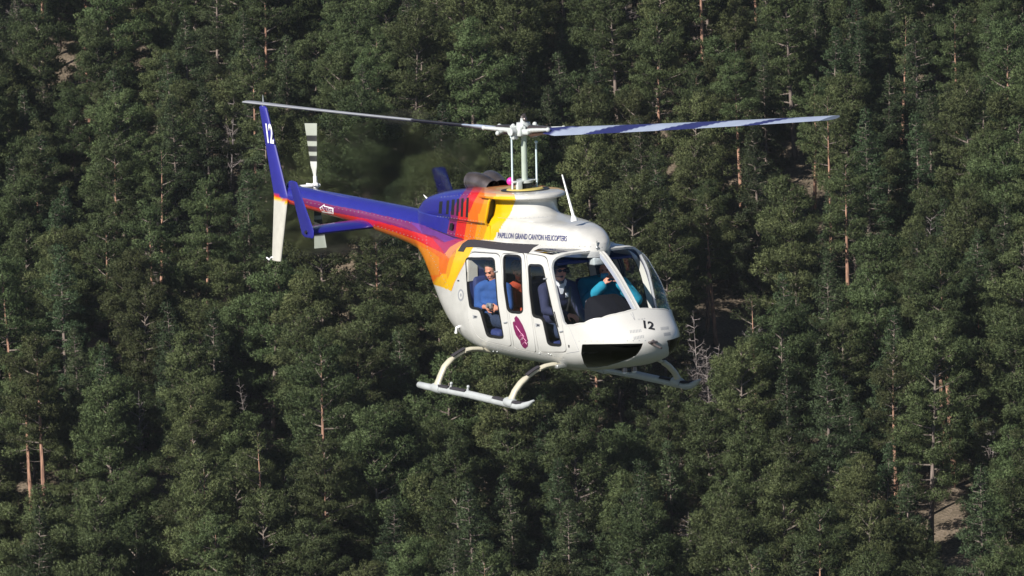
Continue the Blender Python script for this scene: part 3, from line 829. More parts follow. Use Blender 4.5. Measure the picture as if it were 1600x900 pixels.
def skin(name, keys, mats, sides=(-1, 1), off=0., thick=.02, parent=None, inner=1, rim=0, smooth_angle=50):
    """shell built from the skin regions, on the starboard (-1) and / or port (+1) side"""
    fi = [f for f, r in zip(F2, reg) if r in keys]
    used = sorted({i for f in fi for i in f}); mp = {i: k for k, i in enumerate(used)}
    out = []
    V = []; F = []; Mx = []
    for sd in sides:
        o = len(V); n = len(used)
        A = P3[used]+N3[used]*off; B = P3[used]+N3[used]*(off-thick)
        B[:, 1] = np.maximum(B[:, 1], 0) if keys[0] == 'body' else B[:, 1]
        ctrl = P3[used][:, 1] < 1e-6
        A[ctrl, 1] = 0; B[ctrl, 1] = 0
        for Q in (A, B):
            Q = Q.copy(); Q[:, 1] *= sd; V += Q.tolist()
        E = {}
        for f in fi:
            f = [mp[i] for i in f]
            # orientation outward
            a, b, c = A[f[0]], A[f[1]], A[f[2]]
            if np.dot(np.cross(b-a, c-a), N3[used][f[0]]+N3[used][f[1]]+N3[used][f[2]]) < 0: f = f[::-1]
            g = f if sd > 0 else f[::-1]
            F.append(tuple(o+i for i in g)); Mx.append(0)
            if thick > 0: F.append(tuple(o+n+i for i in g[::-1])); Mx.append(inner)
            for i in range(3):
                e = (g[i], g[(i+1) % 3])
                if (e[1], e[0]) in E: del E[(e[1], e[0])]
                else: E[e] = 1
        if thick > 0:
            for (i, j) in E:
                if ctrl[i] and ctrl[j]: continue
                F.append((o+j, o+i, o+n+i, o+n+j)); Mx.append(rim)
    return mk(name, V, F, mats, parent, fm=Mx, angle=smooth_angle, weld=True)

skin('cabin_shell', ['body'], [M_white, M_trim], parent=heli, thick=.028)
skin('door_seam', ['gap'], [M_ink, M_ink], parent=heli, off=-.006, thick=.012)
door_parts = {}
for k, nm in (('A', 'rear_door'), ('B', 'middle_door_panel'), ('C', 'crew_door')):
    for sd in (-1, 1):
        d = skin(nm, ['door'+k], [M_white, M_creamin], sides=(sd,), parent=heli, thick=.028)
        skin('window_seal', ['ring'+k], [M_black, M_black], sides=(sd,), parent=d, off=.004, thick=.03)
        skin('window_pane', ['glass'+k], [M_glass, M_glass], sides=(sd,), parent=d, off=-.006, thick=0)
        door_parts[(k, sd)] = d
for sd in (-1, 1):
    w = skin('windshield_pane', ['wind'], [M_wind, M_wind], sides=(sd,), parent=heli, off=-.002, thick=0)
    skin('windshield_frame', ['windring'], [M_white, M_trim], sides=(sd,), parent=heli, off=.004, thick=.03)
    skin('roof_window', ['eye'], [M_roofg, M_roofg], sides=(sd,), parent=heli, off=-.002, thick=0)
    skin('chin_window', ['chin'], [M_ching, M_ching], sides=(sd,), parent=heli, off=-.002, thick=0)
# inner face of the centre post and the door posts
cp = MB(); pr = [SP(x, 1.0) for x in np.linspace(2.70, 1.88, 12)]
cp.loft([[(p[0]-.03, -.022, p[2]-.022), (p[0]-.03, .022, p[2]-.022), (p[0]-.07, .016, p[2]-.062), (p[0]-.07, -.016, p[2]-.062)] for p in pr])
cp.get('centre_post', [mat('grey_post', (.42, .44, .50, 1), .5)], heli)

# -------- painted rear fuselage and tail boom
def C(r, g, b): return np.array(srgb(r, g, b)[:3])
BLUE = np.array([.020, .020, .22]); PURP = np.array([.165, .016, .10]); LILAC = np.array([.13, .035, .22]); RED = np.array([.52, .014, .016])
MAG = np.array([.34, .025, .085]); PEACH = np.array([.60, .22, .07]); ORAN = np.array([.62, .125, .008]); AMB = np.array([.60, .25, .008])
YEL = np.array([.70, .41, .006]); WHT = np.array([.52, .513, .487])
hull_polys = [
 ([(470, 308), (521, 321), (560, 328), (600, 337), (656, 350), (671, 355), (707, 369), (722, 373), (700, 379), (693, 380), (677, 370), (664, 370), (645, 369), (617, 361), (583, 350), (560, 343), (524, 333), (470, 319)], PURP),
 ([(640, 347), (656, 350), (671, 355), (707, 369), (718, 372), (708, 376), (695, 378), (680, 369), (660, 364)], LILAC),
 ([(440, 309), (521, 332), (560, 339.5), (583, 344), (600, 348.3), (617, 353), (645, 361.5), (664, 367), (675, 372), (693, 393), (694, 399), (673, 391), (653, 382), (619, 371), (585, 361), (556, 352), (440, 322)], RED),
 ([(440, 321), (531, 342), (556, 347.5), (585, 354), (600, 357.8), (619, 363.5), (653, 376.5), (673, 386.5), (695, 397), (702, 405), (698, 425), (688, 445), (600, 460), (440, 420)], ORAN),
 ([(585, 361), (619, 371), (653, 383), (672, 392), (686, 402), (686, 430), (600, 430), (560, 372)], np.array([.60, .19, .01])),
 ([(718, 371.5), (735, 371.5), (717, 378), (703, 386), (697, 395), (690, 388), (677, 371), (693, 379)], MAG),
 ([(735, 371.5), (760, 370), (745, 374), (722, 382), (710, 392), (702, 405), (695, 396.5), (703, 386), (717, 378)], PEACH),
 ([(702, 404), (712, 390), (709, 406), (705, 430), (701, 456), (660, 460), (684, 432), (694, 440), (697, 425)], AMB),
 ([(690, 428), (698, 428), (700, 455), (670, 455)], np.array([.66, .34, .008])),
 ([(722, 381), (748, 373), (790, 372), (790, 389), (742, 389.5), (730, 403), (720, 421), (710, 441), (705, 455), (680, 449), (694, 447), (702, 430), (709, 405), (713, 390)], YEL),
 ([(743, 389), (730.5, 403), (720.5, 421), (710.5, 441), (705.5, 455), (690, 448.5), (660, 440), (600, 600), (900, 600), (900, 389)], WHT)]
def ln(L, v): return np.interp(v, [p[1] for p in L], [p[0] for p in L])
cowl_lines = [([(729, 294), (713, 316), (704, 335), (698, 366)], BLUE), ([(739, 294), (725, 316), (715, 337), (711, 369)], PURP), ([(753, 294), (741, 314), (731, 337), (725, 373)], RED),
              ([(764, 294), (756, 314), (747, 342), (741, 376)], ORAN), ([(772, 294), (770, 320), (764, 345), (754, 377)], AMB), ([(800, 294), (806, 312), (797, 335), (787, 348), (768, 380)], YEL)]
def paint_hull(P):
    Q = np.array(P); Q[:, 1] = -np.abs(Q[:, 1]); px = bproj(Q); c = np.tile(BLUE, (len(Q), 1)); c[(px[:, 0] > 640) & (px[:, 1] > np.interp(px[:, 0], [640, 671, 707, 722], [352, 358, 371, 374]))] = MAG
    for poly, col in hull_polys: c[pip(px, poly)] = col
    c[(Q[:, 0] > -.46) & (Q[:, 2] < 1.5)] = WHT
    return c
def paint_cowl(P):
    Q = np.array(P); Q[:, 1] = -np.abs(Q[:, 1]); px = bproj(Q); c = np.tile(WHT, (len(Q), 1)); done = np.zeros(len(Q), bool)
    for L, col in cowl_lines:
        v = np.clip(px[:, 1], 294, 380); m_ = (px[:, 0] < np.interp(v, [p[1] for p in L], [p[0] for p in L])) & ~done
        c[m_] = col; done |= m_
    bl = np.interp(px[:, 0], [655, 671, 690, 707, 722], [350, 355.5, 362.5, 369, 372.5])
    lo = (px[:, 0] < 722) & (px[:, 1] > bl); c[lo] = paint_hull(P)[lo]
    dk = (px[:, 0] > 757) & (px[:, 0] < 803) & (px[:, 1] < 307) & (Q[:, 2] > 2.36)
    c[dk & (px[:, 0] < 775)] = np.array([.72, .30, .12]); c[dk & (px[:, 0] >= 775)] = np.array([.72, .46, .20])
    return c
def loft_x(xs, nsec, fn):
    V = []; F = []
    for x in xs:
        V += fn(x)
    n = nsec
    for i in range(len(xs)-1):
        for k in range(n): F.append((i*n+k, (i+1)*n+k, (i+1)*n+(k+1) % n, i*n+(k+1) % n))
    return V, F
def fus_ring(x, n=200):
    s = np.linspace(0, 1, n//2+1); y, z, _ = sec(x); Y = np.interp(s, _sg, y); Z_ = np.interp(s, _sg, z)
    P = [(x, -a, b) for a, b in zip(Y, Z_)]; P += [(x, a, b) for a, b in zip(Y[-2:0:-1], Z_[-2:0:-1])]
    return P
xs_r = np.linspace(X_AFT, -2.65, 240); V, F = loft_x(xs_r, 280, lambda x: fus_ring(x, 280))
nb_ = len(V); F.append(tuple(range(280)))
mk('rear_fuselage', V, F, M_paint, heli, paint=paint_hull)
xs_b = np.linspace(-2.65, -6.62, 360); V, F = loft_x(xs_b, 150, lambda x: fus_ring(x, 150))
F.append(tuple(range((len(xs_b)-1)*150, len(xs_b)*150))[::-1])
mk('tail_boom', V, F, M_paint, heli, paint=paint_hull)

# -------- upper deck: front fairing, mast fairing and lip (stack of plan outlines)
ST = np.array([  # z, front x, half width, exponent
 (1.70, 1.87, .425, 2.4), (1.78, 1.885, .425, 2.4), (1.86, 1.87, .423, 2.5), (1.93, 1.81, .418, 2.6), (1.99, 1.715, .410, 2.6), (2.035, 1.585, .400, 2.5), (2.065, 1.40, .388, 2.4),
 (2.085, 1.15, .375, 2.2), (2.10, .82, .364, 2.1), (2.125, .60, .360, 2.0), (2.16, .535, .357, 2.0), (2.22, .505, .357, 2.0), (2.285, .495, .360, 2.0),
 (2.308, .51, .372, 2.0), (2.318, .545, .42, 2.0), (2.326, .578, .466, 2.0), (2.340, .596, .486, 2.0), (2.362, .592, .484, 2.0), (2.384, .565, .462, 2.0), (2.397, .52, .425, 2.0), (2.402, .45, .36, 2.0), (2.404, .30, .2, 2.0)])
def stack_ring(z, k=230):
    fx = Pchip(ST[:, 0], ST[:, 1])(z); w = Pchip(ST[:, 0], ST[:, 2])(z); n = float(Pchip(ST[:, 0], ST[:, 3])(z))
    x0 = .0; back = -.30
    a = np.linspace(-PI/2, PI/2, k)
    X_ = x0+(fx-x0)*np.sign(np.cos(a))*np.abs(np.cos(a))**(2/n); Y_ = w*np.sign(np.sin(a))*np.abs(np.sin(a))**(2/n)
    bk = np.linspace(back, 0, 20)[:-1]; P = [(q, -w, z) for q in bk]+[(x, y, z) for x, y in zip(X_, Y_)]+[(q, w, z) for q in bk[::-1]]
    return P
zs = np.concatenate([np.linspace(1.70, 2.0, 32), np.linspace(2.01, 2.14, 18), np.linspace(2.15, 2.29, 16), np.linspace(2.295, 2.404, 26)])
V = []
for z in zs:
    V += [tuple(p) for p in stack_ring(z)]
n_ = 268; F = [(i*n_+k, i*n_+k+1, (i+1)*n_+k+1, (i+1)*n_+k) for i in range(len(zs)-1) for k in range(n_-1)]
F.append(tuple(range((len(zs)-1)*n_, len(zs)*n_)))
# dense strip behind x=0 for crisp paint
me_f = MB().add(V, F); Vd = np.array(V)
mk('mast_fairing', V, F, M_paint, heli, paint=paint_cowl, angle=60)
def in_stack(q):
    z = q[2]
    if z < 1.70 or z > 2.404 or q[0] > 1.95 or q[0] < -.3: return False
    fx = float(Pf(z)); w = float(Pw(z)); n = float(Pn(z))
    if q[0] <= 0: return abs(q[1]) < w
    return q[0] < fx and (q[0]/fx)**n+(abs(q[1])/w)**n < 1
Pf = Pchip(ST[:, 0], ST[:, 1]); Pw = Pchip(ST[:, 0], ST[:, 2]); Pn = Pchip(ST[:, 0], ST[:, 3])

# -------- engine cowl behind it
CW = np.array([  # x, z top, half width upper, half width lower, corner
 (-.20, 2.402, .455, .46, 6), (-.5, 2.402, .452, .45, 6), (-.9, 2.390, .425, .425, 5.5), (-1.3, 2.355, .385, .39, 5), (-1.7, 2.305, .335, .35, 4.5), (-2.05, 2.245, .285, .30, 4),
 (-2.30, 2.185, .24, .255, 3.6), (-2.45, 2.115, .20, .215, 3.2), (-2.58, 2.03, .15, .165, 3), (-2.68, 1.95, .07, .08, 3)])
_o = np.argsort(CW[:, 0]); CF = [Pchip(CW[_o, 0], CW[_o, k]) for k in range(1, 5)]
def cowl_ring(x, k=64, front=False):
    zt, wu, wl_, n = [float(f(x)) for f in CF]; z0 = 1.66
    side = []
    led = .04*np.clip((x+2.2)/1.2, 0, 1)
    for z in np.linspace(z0, 1.985, 32): side.append((wl_+.015*(1-(z-z0)/.33)-led, z))
    side.append((wu-led*.6, 1.995)); side.append((wu, 2.01))
    h = zt-2.01
    for a in np.linspace(0, PI/2, 70)[1:]: side.append((wu*np.cos(a)**(2/n), 2.01+h*np.sin(a)**(2/n)))
    side[-1] = (0, zt)
    return [(x, -a, b) for a, b in side]+[(x, a, b) for a, b in side[-2::-1]]
xs_c = np.linspace(-.16, -2.68, 270)
V = []
for x in xs_c:
    ring = cowl_ring(x)
    # the scoop face leans: upper edge forward of the lower edge
    if x > -.45:
        f = (x+.45)/.29
        ring = [(p[0]+f*(.0 if p[2] < 2.0 else .16*(p[2]-2.0)/.4-.05), p[1], p[2]) for p in ring]
    V += ring
n_ = len(cowl_ring(-1.0)); F = [(i*n_+k, i*n_+k+1, (i+1)*n_+k+1, (i+1)*n_+k) for i in range(len(xs_c)-1) for k in range(n_-1)]
F = [f[::-1] for f in F]
F.append(tuple(range((len(xs_c)-1)*n_, len(xs_c)*n_)))
# front flange of the scoop round to the neck
mk('engine_cowl', V, F, M_paint, heli, paint=paint_cowl, angle=50)
# air intakes: a dark duct with a yellow rounded lip on each side
for sd in (-1, 1):
    t = MB(); lip = [(-.055, .405, 2.345), (-.06, .44, 2.335), (-.075, .458, 2.30), (-.14, .462, 2.15), (-.20, .46, 2.04), (-.215, .44, 2.0), (-.215, .40, 1.99)]
    t.tube([(x, y*sd, z) for x, y, z in lip], .017, n=8)
    it = t.get('intake_lip', M_paint, heli, paint=np.tile(YEL, (len(t.V), 1)))
    t = MB()
    q0 = [(-.085, .355, 2.335), (-.085, .452, 2.335), (-.215, .452, 2.005), (-.215, .355, 2.005)]
    t.loft([[(x, y*sd, z) for x, y, z in q0], [(x-.02, (y*.995)*sd, z) for x, y, z in q0]])
    t.get('intake_opening', M_black, heli, smooth=False)

# cooling louvres on the cowl side: recessed dark slots with proud slats
def in_cowl(q):
    if q[0] > -.16 or q[0] < -2.68 or q[2] < 1.66: return False
    zt, wu, wl_, n = [float(f(q[0])) for f in CF]
    if q[2] > zt: return False
    if q[2] < 2.0: return abs(q[1]) < wl_
    return abs(q[1]) < wu*max(0, 1-((q[2]-2.01)/(zt-2.01+1e-6))**n)**(1/n) if q[2] > 2.01 else abs(q[1]) < wu
def in_any(q): return in_stack(q) or in_cowl(q) or in_fus(q)
def onto(poly_px, off, fn=in_any):
    out = []
    for u, v in poly_px:
        q = hit_fn(fn, u, v)
        if q is None: q = hit_fn(fn, u, v, 400, -1.3, 1.3)
        if q is None: return None
        out.append(q-bray(u, v)*off)
    return out
def patch(name, poly_px, m_, parent, off=.006, thick=.006, fn=in_any, mirror=True, step=4):
    P = densify(poly_px, step); n = len(P); lo, hi = P.min(0), P.max(0)
    g = [(x, y) for x in np.arange(lo[0]+.7, hi[0], max(step*.8, 1.5)) for y in np.arange(lo[1]+.7, hi[1], max(step*.8, 1.5))]
    g = [q for q in g if np.min(np.linalg.norm(P-np.array(q), axis=1)) > .7] if g else []
    if g: g = [q for q, k in zip(g, pip(g, P)) if k]
    r = delaunay_2d_cdt([Vector(p) for p in list(P)+list(g)], [(i, (i+1) % n) for i in range(n)], [], 0, 1e-6)
    V2_ = [v[:] for v in r[0]]; F_ = [f for f in r[2] if pip([np.mean([V2_[i] for i in f], 0)], P)[0]]
    Q = []
    for u, v in V2_:
        q = onto([(u, v)], off, fn); Q.append(q[0] if q else None)
    ok_ = [q for q in Q if q is not None]
    if not ok_: print('patch missed', name); return
    F_ = [f for f in F_ if all(Q[i] is not None for i in f)]
    Q = [q if q is not None else ok_[0] for q in Q]
    res = []
    for sd in ((1, -1) if mirror else (1,)):
        V = [(q[0], q[1]*sd, q[2]) for q in Q]; F = list(F_); k = len(V)
        if thick > 0:
            V += [(q[0], (q[1]+thick*1.5)*sd, q[2]-thick*.7) for q in Q]
            E = {}
            for f in F_:
                for i in range(3):
                    e = (f[i], f[(i+1) % 3])
                    if (e[1], e[0]) in E: del E[(e[1], e[0])]
                    else: E[e] = 1
            F += [(j, i, k+i, k+j) for i, j in E]
        res.append(mk(name, V, F, m_, parent, smooth=thick == 0 or len(F) > 60, angle=50))
    return res
for i, (u0, u1, top, bot) in enumerate([(686.5, 691.5, 315, 334), (698, 702, 313.5, 335), (706, 710.5, 312, 336), (714, 717.5, 311, 337.5), (721, 724.5, 310, 339), (729, 732.5, 309, 340)]):
    patch('cowl_slot', [(u0, top), (u1, top-.5), (u1-1.5, bot), (u0-1.5, bot-.5)], M_black, heli, off=.004)
patch('cowl_port', [(703, 349), (707, 348), (706, 359), (701.5, 359)], M_black, heli, off=.004)
# intake hole painted lip and black walkway strips beside the fairing
patch('roof_walkway', [(715, 392.5), (722, 381), (731, 374.5), (742, 374), (790, 379.5), (842, 382), (833, 387), (825, 396), (790, 391.5), (748, 386.5), (735, 386), (728, 386.5), (724, 393.5)], M_dark, heli, off=.012, thick=.012, step=3)

# deck opening, swashplate and mast
t = MB(); t.tube([(0.02, 0, 2.400), (0.02, 0, 2.412)], .30, n=40); t.get('deck_opening', M_black, heli)
t = MB(); t.tube([(.02, 0, 2.412), (.02, 0, 2.425)], [.235, .22], n=36); t.get('swashplate_boot', mat('yellowed_boot', (.45, .36, .10, 1), .6), heli)
t = MB(); t.tube([(.02, 0, 2.42), (.022, 0, 2.50)], [.085, .08], n=24); t.get('mast_collar', M_black, heli)
t = MB(); t.tube([(.02, 0, 2.50), (.022, 0, 2.53)], .105, n=24); t.box((.05, -.20, 2.505), (.11, -.02, 2.53), bev=.008); t.box((.07, -.16, 2.40), (.13, -.09, 2.52), bev=.01); t.box((-.05, .04, 2.505), (.03, .19, 2.525), bev=.008)
t.get('swashplate', M_hub, heli)
t = MB(); t.ball((-.03, -.17, 2.52), (.05, .05, .05)); t.get('scissor_cover', M_pink, heli)
t = MB(); t.tube([(.022, 0, 2.5), (.045, 0, 2.95), (.056, 0, 3.18)], [.038, .036, .034], n=24); t.get('rotor_mast', M_mast, heli)
PSI = R_(11.126); e1 = np.array([math.cos(PSI), math.sin(PSI), 0]); e2 = np.array([-math.sin(PSI), math.cos(PSI), 0]); HB = np.array([.058, 0, 3.145])
for u, vt, vb in ((800, 214, 299), (838, 222, 297)):
    yy_ = -.17 if u < 820 else .17
    t = MB(); a = unp(u+1, vb, y=yy_); b = unp(u-.5, vt, y=yy_); t.tube([a, a+(b-a)*.04, a+(b-a)*.96, b], [.018, .012, .012, .018], n=12)
    t.ball(a, .02); t.ball(b, .022); t.get('pitch_link', M_rod, heli)

rotor = MB()
def hp(a, b, c): return HB+e1*a+e2*b+np.array([0, 0, 1.])*c
def hbox(t, lo, hi, bev=.01, m=0):
    q = MB().box(lo, hi, bev=bev); t.add([hp(*v) for v in q.V], q.F, m)
t = MB(); hbox(t, (-.20, -.11, -.045), (.20, .11, .025), .02); hbox(t, (-.10, -.14, -.065), (.10, .14, .05), .02)
for a_ in (-.13, -.05, .05, .13):
    for b_ in (-.09, .09): t.tube([hp(a_, b_, .02), hp(a_, b_, .062)], .016, n=8)
hbox(t, (-.03, -.19, -.10), (.03, -.11, .02), .01); hbox(t, (-.03, .11, -.10), (.03, .19, .02), .01)
t.tube([hp(0, 0, -.06), hp(0, 0, .10)], [.11, .085], n=20); t.tube([hp(0, 0, .08), hp(0, 0, .15)], [.04, .035], n=14)
for s in (-1, 1):
    t.tube([hp(0, s*.12, 0), hp(0, s*.22, 0)], .05, n=14)
    t.ball(hp(.1*s, .10, .07), .03); t.ball(hp(.09*s, -.09, .06), .028)
t.get('rotor_hub', M_hub, heli)
t = MB(); t.tube([hp(0, .02, .12), hp(.02, 0, .20)], [.035, .02], n=10); t.ball(hp(-.06, .05, .15), .035); t.ball(hp(.07, -.03, .14), .03); t.get('mast_nut', M_exh, heli)
CONE = R_(2.25); TEE = R_(.82)
for s in (1, -1):
    ca = CONE+TEE*s
    def bp(r, c, h, s=s, ca=ca): return HB+np.array([0, 0, -.01])+s*e1*(r*math.cos(ca))+np.array([0, 0, r*math.sin(ca)])+s*e2*c+np.array([0, 0, h])
    t = MB()
    for sg in (-1, 1):
        t.tube([bp(.16, .05*sg, .0), bp(.30, .10*sg, .012), bp(.50, .125*sg, .015), bp(.62, .125*sg, .015)], [.044, .034, .028, .024], n=10, sq=(1, .8))
        t.ball(bp(.62, .125*sg, .015), .03)
    t.tube([bp(.14, 0, 0), bp(.5, 0, 0)], [.075, .05], n=14, m=1)
    t.get('blade_grip', [M_hub, M_exh], heli)
    t = MB()
    t.tube([bp(.3, .0, .0), bp(.3, .17, -.03)], .022, n=8); t.ball(bp(.3, .17, -.03), .03); t.get('pitch_horn', M_hub, heli)
    t = MB(); secs = []
    for r in list(np.linspace(.50, .95, 6))+list(np.linspace(1.0, 5.64, 170)):
        th = R_(15.5-1.95*r); ch_ = .33 if r > .9 else .17+.16*min(1, (r-.5)/.35)
        hl = .016*(r/5.64)**2*3
        le = bp(r, ch_*.30*math.cos(th), ch_*.30*math.sin(th)+hl); te = bp(r, -ch_*.70*math.cos(th), -ch_*.70*math.sin(th)+hl)
        nv = unit(np.cross(le-te, s*e1)); nv = nv if nv[2] > 0 else -nv
        secs.append((le, te, nv*(.02 if r > .9 else .03)))
    t.wing(secs, n=12)
    Vb = np.array(t.V); rr = (Vb-HB)@(s*e1); cc = (Vb-HB)@(s*e2)
    nsec = len(Vb)//22; up = np.zeros(len(Vb), bool)
    for i in range(nsec): up[i*22:i*22+12] = True
    rk = rr-(cc/.33)*.50
    NAVY = np.array([.018, .022, .11]); SKYLIT = np.array([.30, .35, .46])  # pale bands carry a blue-grey tint: sky light put into their colour
    col = np.tile(SKYLIT, (len(Vb), 1))
    for a, b in ((.0, .95), (1.72, 2.42), (3.12, 3.78), (4.62, 4.95)): col[(rk > a) & (rk < b)] = NAVY
    if s < 0:
        col[:] = np.array([.30, .31, .34]); col[(rr > .5) & (rr < 1.15) & up] = SKYLIT; col[(rr > 1.1) & (rr < 2.1)] = np.array([.03, .03, .04])
    # finer mesh so that the bands keep crisp slanted edges
    b = t.get('main_rotor_blade', M_paintm, heli, paint=col)
    if s > 0: blade_r = b
    else: tag(b, 'grey underside rotor blade pointing aft')

# -------- fin, endplates, stabiliser
fin = MB(); Zf = np.concatenate([np.linspace(1.04, 1.92, 26), np.linspace(1.925, 3.10, 28)]); secs = []
def finx(z):
    le = np.interp(z, [1.04, 1.93, 3.10], [-6.72, -6.40, -6.90]); te = np.interp(z, [1.04, 1.93, 3.10], [-6.99, -6.82, -7.13]); return le, te
for z in Zf:
    le, te = finx(z); secs.append(((le, -.13, z), (te, -.13, z), (0, .028, 0)))
for e, f in ((3.125, .6), (3.135, .2)):
    le, te = finx(3.1); m_ = (le+te)/2; secs.append(((m_+(le-m_)*f-.01, -.13, e), (m_+(te-m_)*f, -.13, e), (0, .01, 0)))
fin.wing(secs, n=14); Vf = np.array(fin.V)
px = bproj(Vf); cf = np.tile(BLUE, (len(Vf), 1))
zl = Vf[:, 2]-(Vf[:, 0]+6.6)*(-.10)
cf[zl < 1.925] = RED; cf[zl < 1.905] = ORAN; cf[zl < 1.89] = YEL; cf[zl < 1.862] = np.array([.50, .485, .43])
mk('tail_fin', fin.V, fin.F, M_paintm, heli, paint=cf)
t = MB(); P = unp(417, 403, y=-.13); Q = unp(437, 406, y=-.13); S_ = [unp(*p, y=-.13) for p in ((438, 407), (430, 402), (424, 402), (421, 406), (417, 402.5))]
t.tube(S_, .011, n=8); t.get('tail_skid', M_wht, heli)
t = MB(); t.tube([(-7.0, -.13, 3.12), (-7.0, -.13, 3.17), (-7.0, -.13, 3.27)], [.02, .012, .004], n=8); t.get('fin_aerial', M_metal, heli)
# gearbox fairing and tail rotor
t = MB(); g = []
for a in np.linspace(0, PI, 12):
    g.append([(-6.52-.19*math.cos(a), .075*math.sin(a)*math.cos(b), 1.99+.15*math.sin(a)*math.sin(b)*.95) for b in np.linspace(0, 2*PI, 20, endpoint=False)])
t.loft(g); t.get('tail_gearbox_fairing', M_blue, heli)
t = MB(); TR = np.array([-6.54, .36, 2.03]); t.tube([(-6.54, .05, 2.03), TR+np.array([0, .06, 0])], [.03, .025], n=12)
t.tube([TR+np.array([-.14, -.06, .02]), TR+np.array([.14, -.06, .02])], .012, n=8); t.ball(TR, (.05, .05, .05)); t.tube([TR+np.array([0, .0, -.13]), TR+np.array([0, 0, .13])], .028, n=10)
t.get('tail_rotor_hub', M_wht, heli)
for s, tp in ((1, unp(487.5, 195, y=.36)), (-1, unp(503, 391, y=.36))):
    ax = tp-TR; L = .84; ax = ax/np.linalg.norm(ax); cdir = unit(np.cross(ax, [0, 1., 0])); cdir = cdir*np.sign(cdir[0]); cdir = cdir*math.cos(R_(20))+np.array([0, 1, 0])*math.sin(R_(20))
    secs = []
    for r in list(np.linspace(.08, .26, 5))+list(np.linspace(.28, L, 44)):
        ch_ = .05 if r < .14 else .05+.05*min(1, (r-.14)/.12)+.13*max(0, (r-.2)/.64); c = TR+ax*r
        secs.append((c+cdir*ch_*.4, c-cdir*ch_*.6, unit(np.cross(ax, cdir))*.009))
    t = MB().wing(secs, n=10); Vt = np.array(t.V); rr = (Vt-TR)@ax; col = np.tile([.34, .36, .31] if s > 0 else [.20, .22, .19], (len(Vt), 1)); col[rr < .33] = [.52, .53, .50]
    for a, b in ((.60, .68), (.46, .53), (.33, .40)): col[(rr > a) & (rr < b)] = [.02, .02, .02]
    t.get('tail_rotor_blade', M_paintm, heli, paint=col)
# stabiliser
sw = .0
t = MB(); secs = []
for y in np.linspace(-1.05, 1.05, 15): k_ = abs(y)/1.05; secs.append(((-3.88+.09*k_, y, 1.700), (-4.38+.17*k_, y, 1.765-.01*k_), (0, 0, .046)))
t.wing(secs, n=12); t.get('horizontal_stabiliser', M_blue, heli)
EP = [((451.5, 284.5), (462, 283)), ((449.5, 287), (465.5, 285)), ((452.5, 298), (470, 297.5)), ((459, 325), (479, 324)), ((465.5, 350), (488.5, 350)), ((468, 361), (492, 361)), ((469, 366), (492, 368)), ((473, 370.5), (491, 371.5)), ((482, 372), (489, 373))]
for sd in (-1, 1):
    t = MB(); secs = []
    for k, (a, b) in enumerate(EP[::-1]):
        te = unp(*a, y=-1.07); le = unp(*b, y=-1.07); zz = (te[2]+le[2])/2; zz = (te[2]*.5+le[2]*.5)
        secs.append(((le[0], (1.085)*sd, le[2]), (te[0], 1.045*sd, te[2]), (0, .004 if k in (0, len(EP)-1) else .012, 0)))
    t.wing(secs, n=12); e = t.get('stabiliser_endplate', M_blue, heli)
    b0 = unp(478, 363, y=-1.09); t = MB(); t.tube([(b0[0], 1.04*sd, b0[2]), (b0[0], 1.10*sd, b0[2])], .024, n=12); t.get('end_bolt', M_ink, e)
# exhaust stacks
for sd in (-1, 1):
    t = MB(); P = []
    for a in np.linspace(0, 1, 8): P.append((-.82-.42*a, .05+(.06+.07*a)*sd, 2.37+.075*math.sin(a*PI*.62)))
    t.tube(P, np.linspace(.105, .12, 8), n=24, cap=False); t.tube([(P[-1][0]+.06, P[-1][1], P[-1][2]), (P[-1][0]+.05, P[-1][1], P[-1][2])], .112, n=24, m=1)
    t.get('exhaust_stack', [M_exh, M_black], heli)
# aerials
a, b = unp(897.5, 343, y=-.12), unp(878.5, 273, y=-.12); t = MB(); t.tube([a+(0, 0, -.02), a+(b-a)*.03, a+(b-a)*.1, a+(b-a)*.6, b], [.05, .042, .02, .014, .009], n=10, sq=(1, .6)); t.get('whip_aerial', M_wht, heli)
a, b = unp(678, 321, y=.0), unp(662, 304.5, y=.0); t = MB(); t.tube([a, a+(b-a)*.6, b], [.018, .012, .004], n=8); t.get('tail_whip_aerial', M_wht, heli)

# -------- landing gear
def z_at(y, pts): return np.interp(abs(y), [p[0] for p in pts], [p[1] for p in pts])
prof_r = [(0, .36), (.30, .38), (.50, .425), (.60, .447), (.71, .455), (.80, .444), (.92, .395), (1.0, .352), (1.085, .281), (1.15, .168), (1.20, .06)]
prof_f = [(0, .33), (.30, .35), (.50, .405), (.60, .42), (.715, .41), (.85, .37), (.987, .295), (1.06, .245), (1.144, .155), (1.205, .045)]
ZS = .02
for xx, prof in ((-.29, prof_r), (1.62, prof_f)):
    pts = [(xx, -y, z) for y, z in prof[::-1]]+[(xx, y*.95, z) for y, z in prof[1:]]
    t = MB().tube(pts, .027, n=14, sq=(1, 1)); ct = t.get('cross_tube', M_tubec, heli)
    for sd in (-1, .95):
        lo = [(xx, sd*y, z_at(y, prof)) for y in np.linspace(.97, 1.2, 9)]
        t = MB().tube(lo, np.concatenate([[.036], np.full(7, .044), [.052]]), n=14, sq=(1.25, .8)); t.get('tube_fairing', M_tubec, ct)
        hi = [(xx, sd*y, z_at(y, prof)+.006) for y in np.linspace(.56, .80, 9)]
        t = MB().tube(hi, .041, n=14, sq=(1.2, .75)); t.get('tube_fairing', M_tubec, ct)
        mid = [(xx, sd*y, z_at(y, prof)+.036) for y in np.linspace(.80, .975, 9)]
        t = MB().tube(mid, .034, n=10, sq=(1.15, .5)); t.get('step_strip', M_dark, ct)
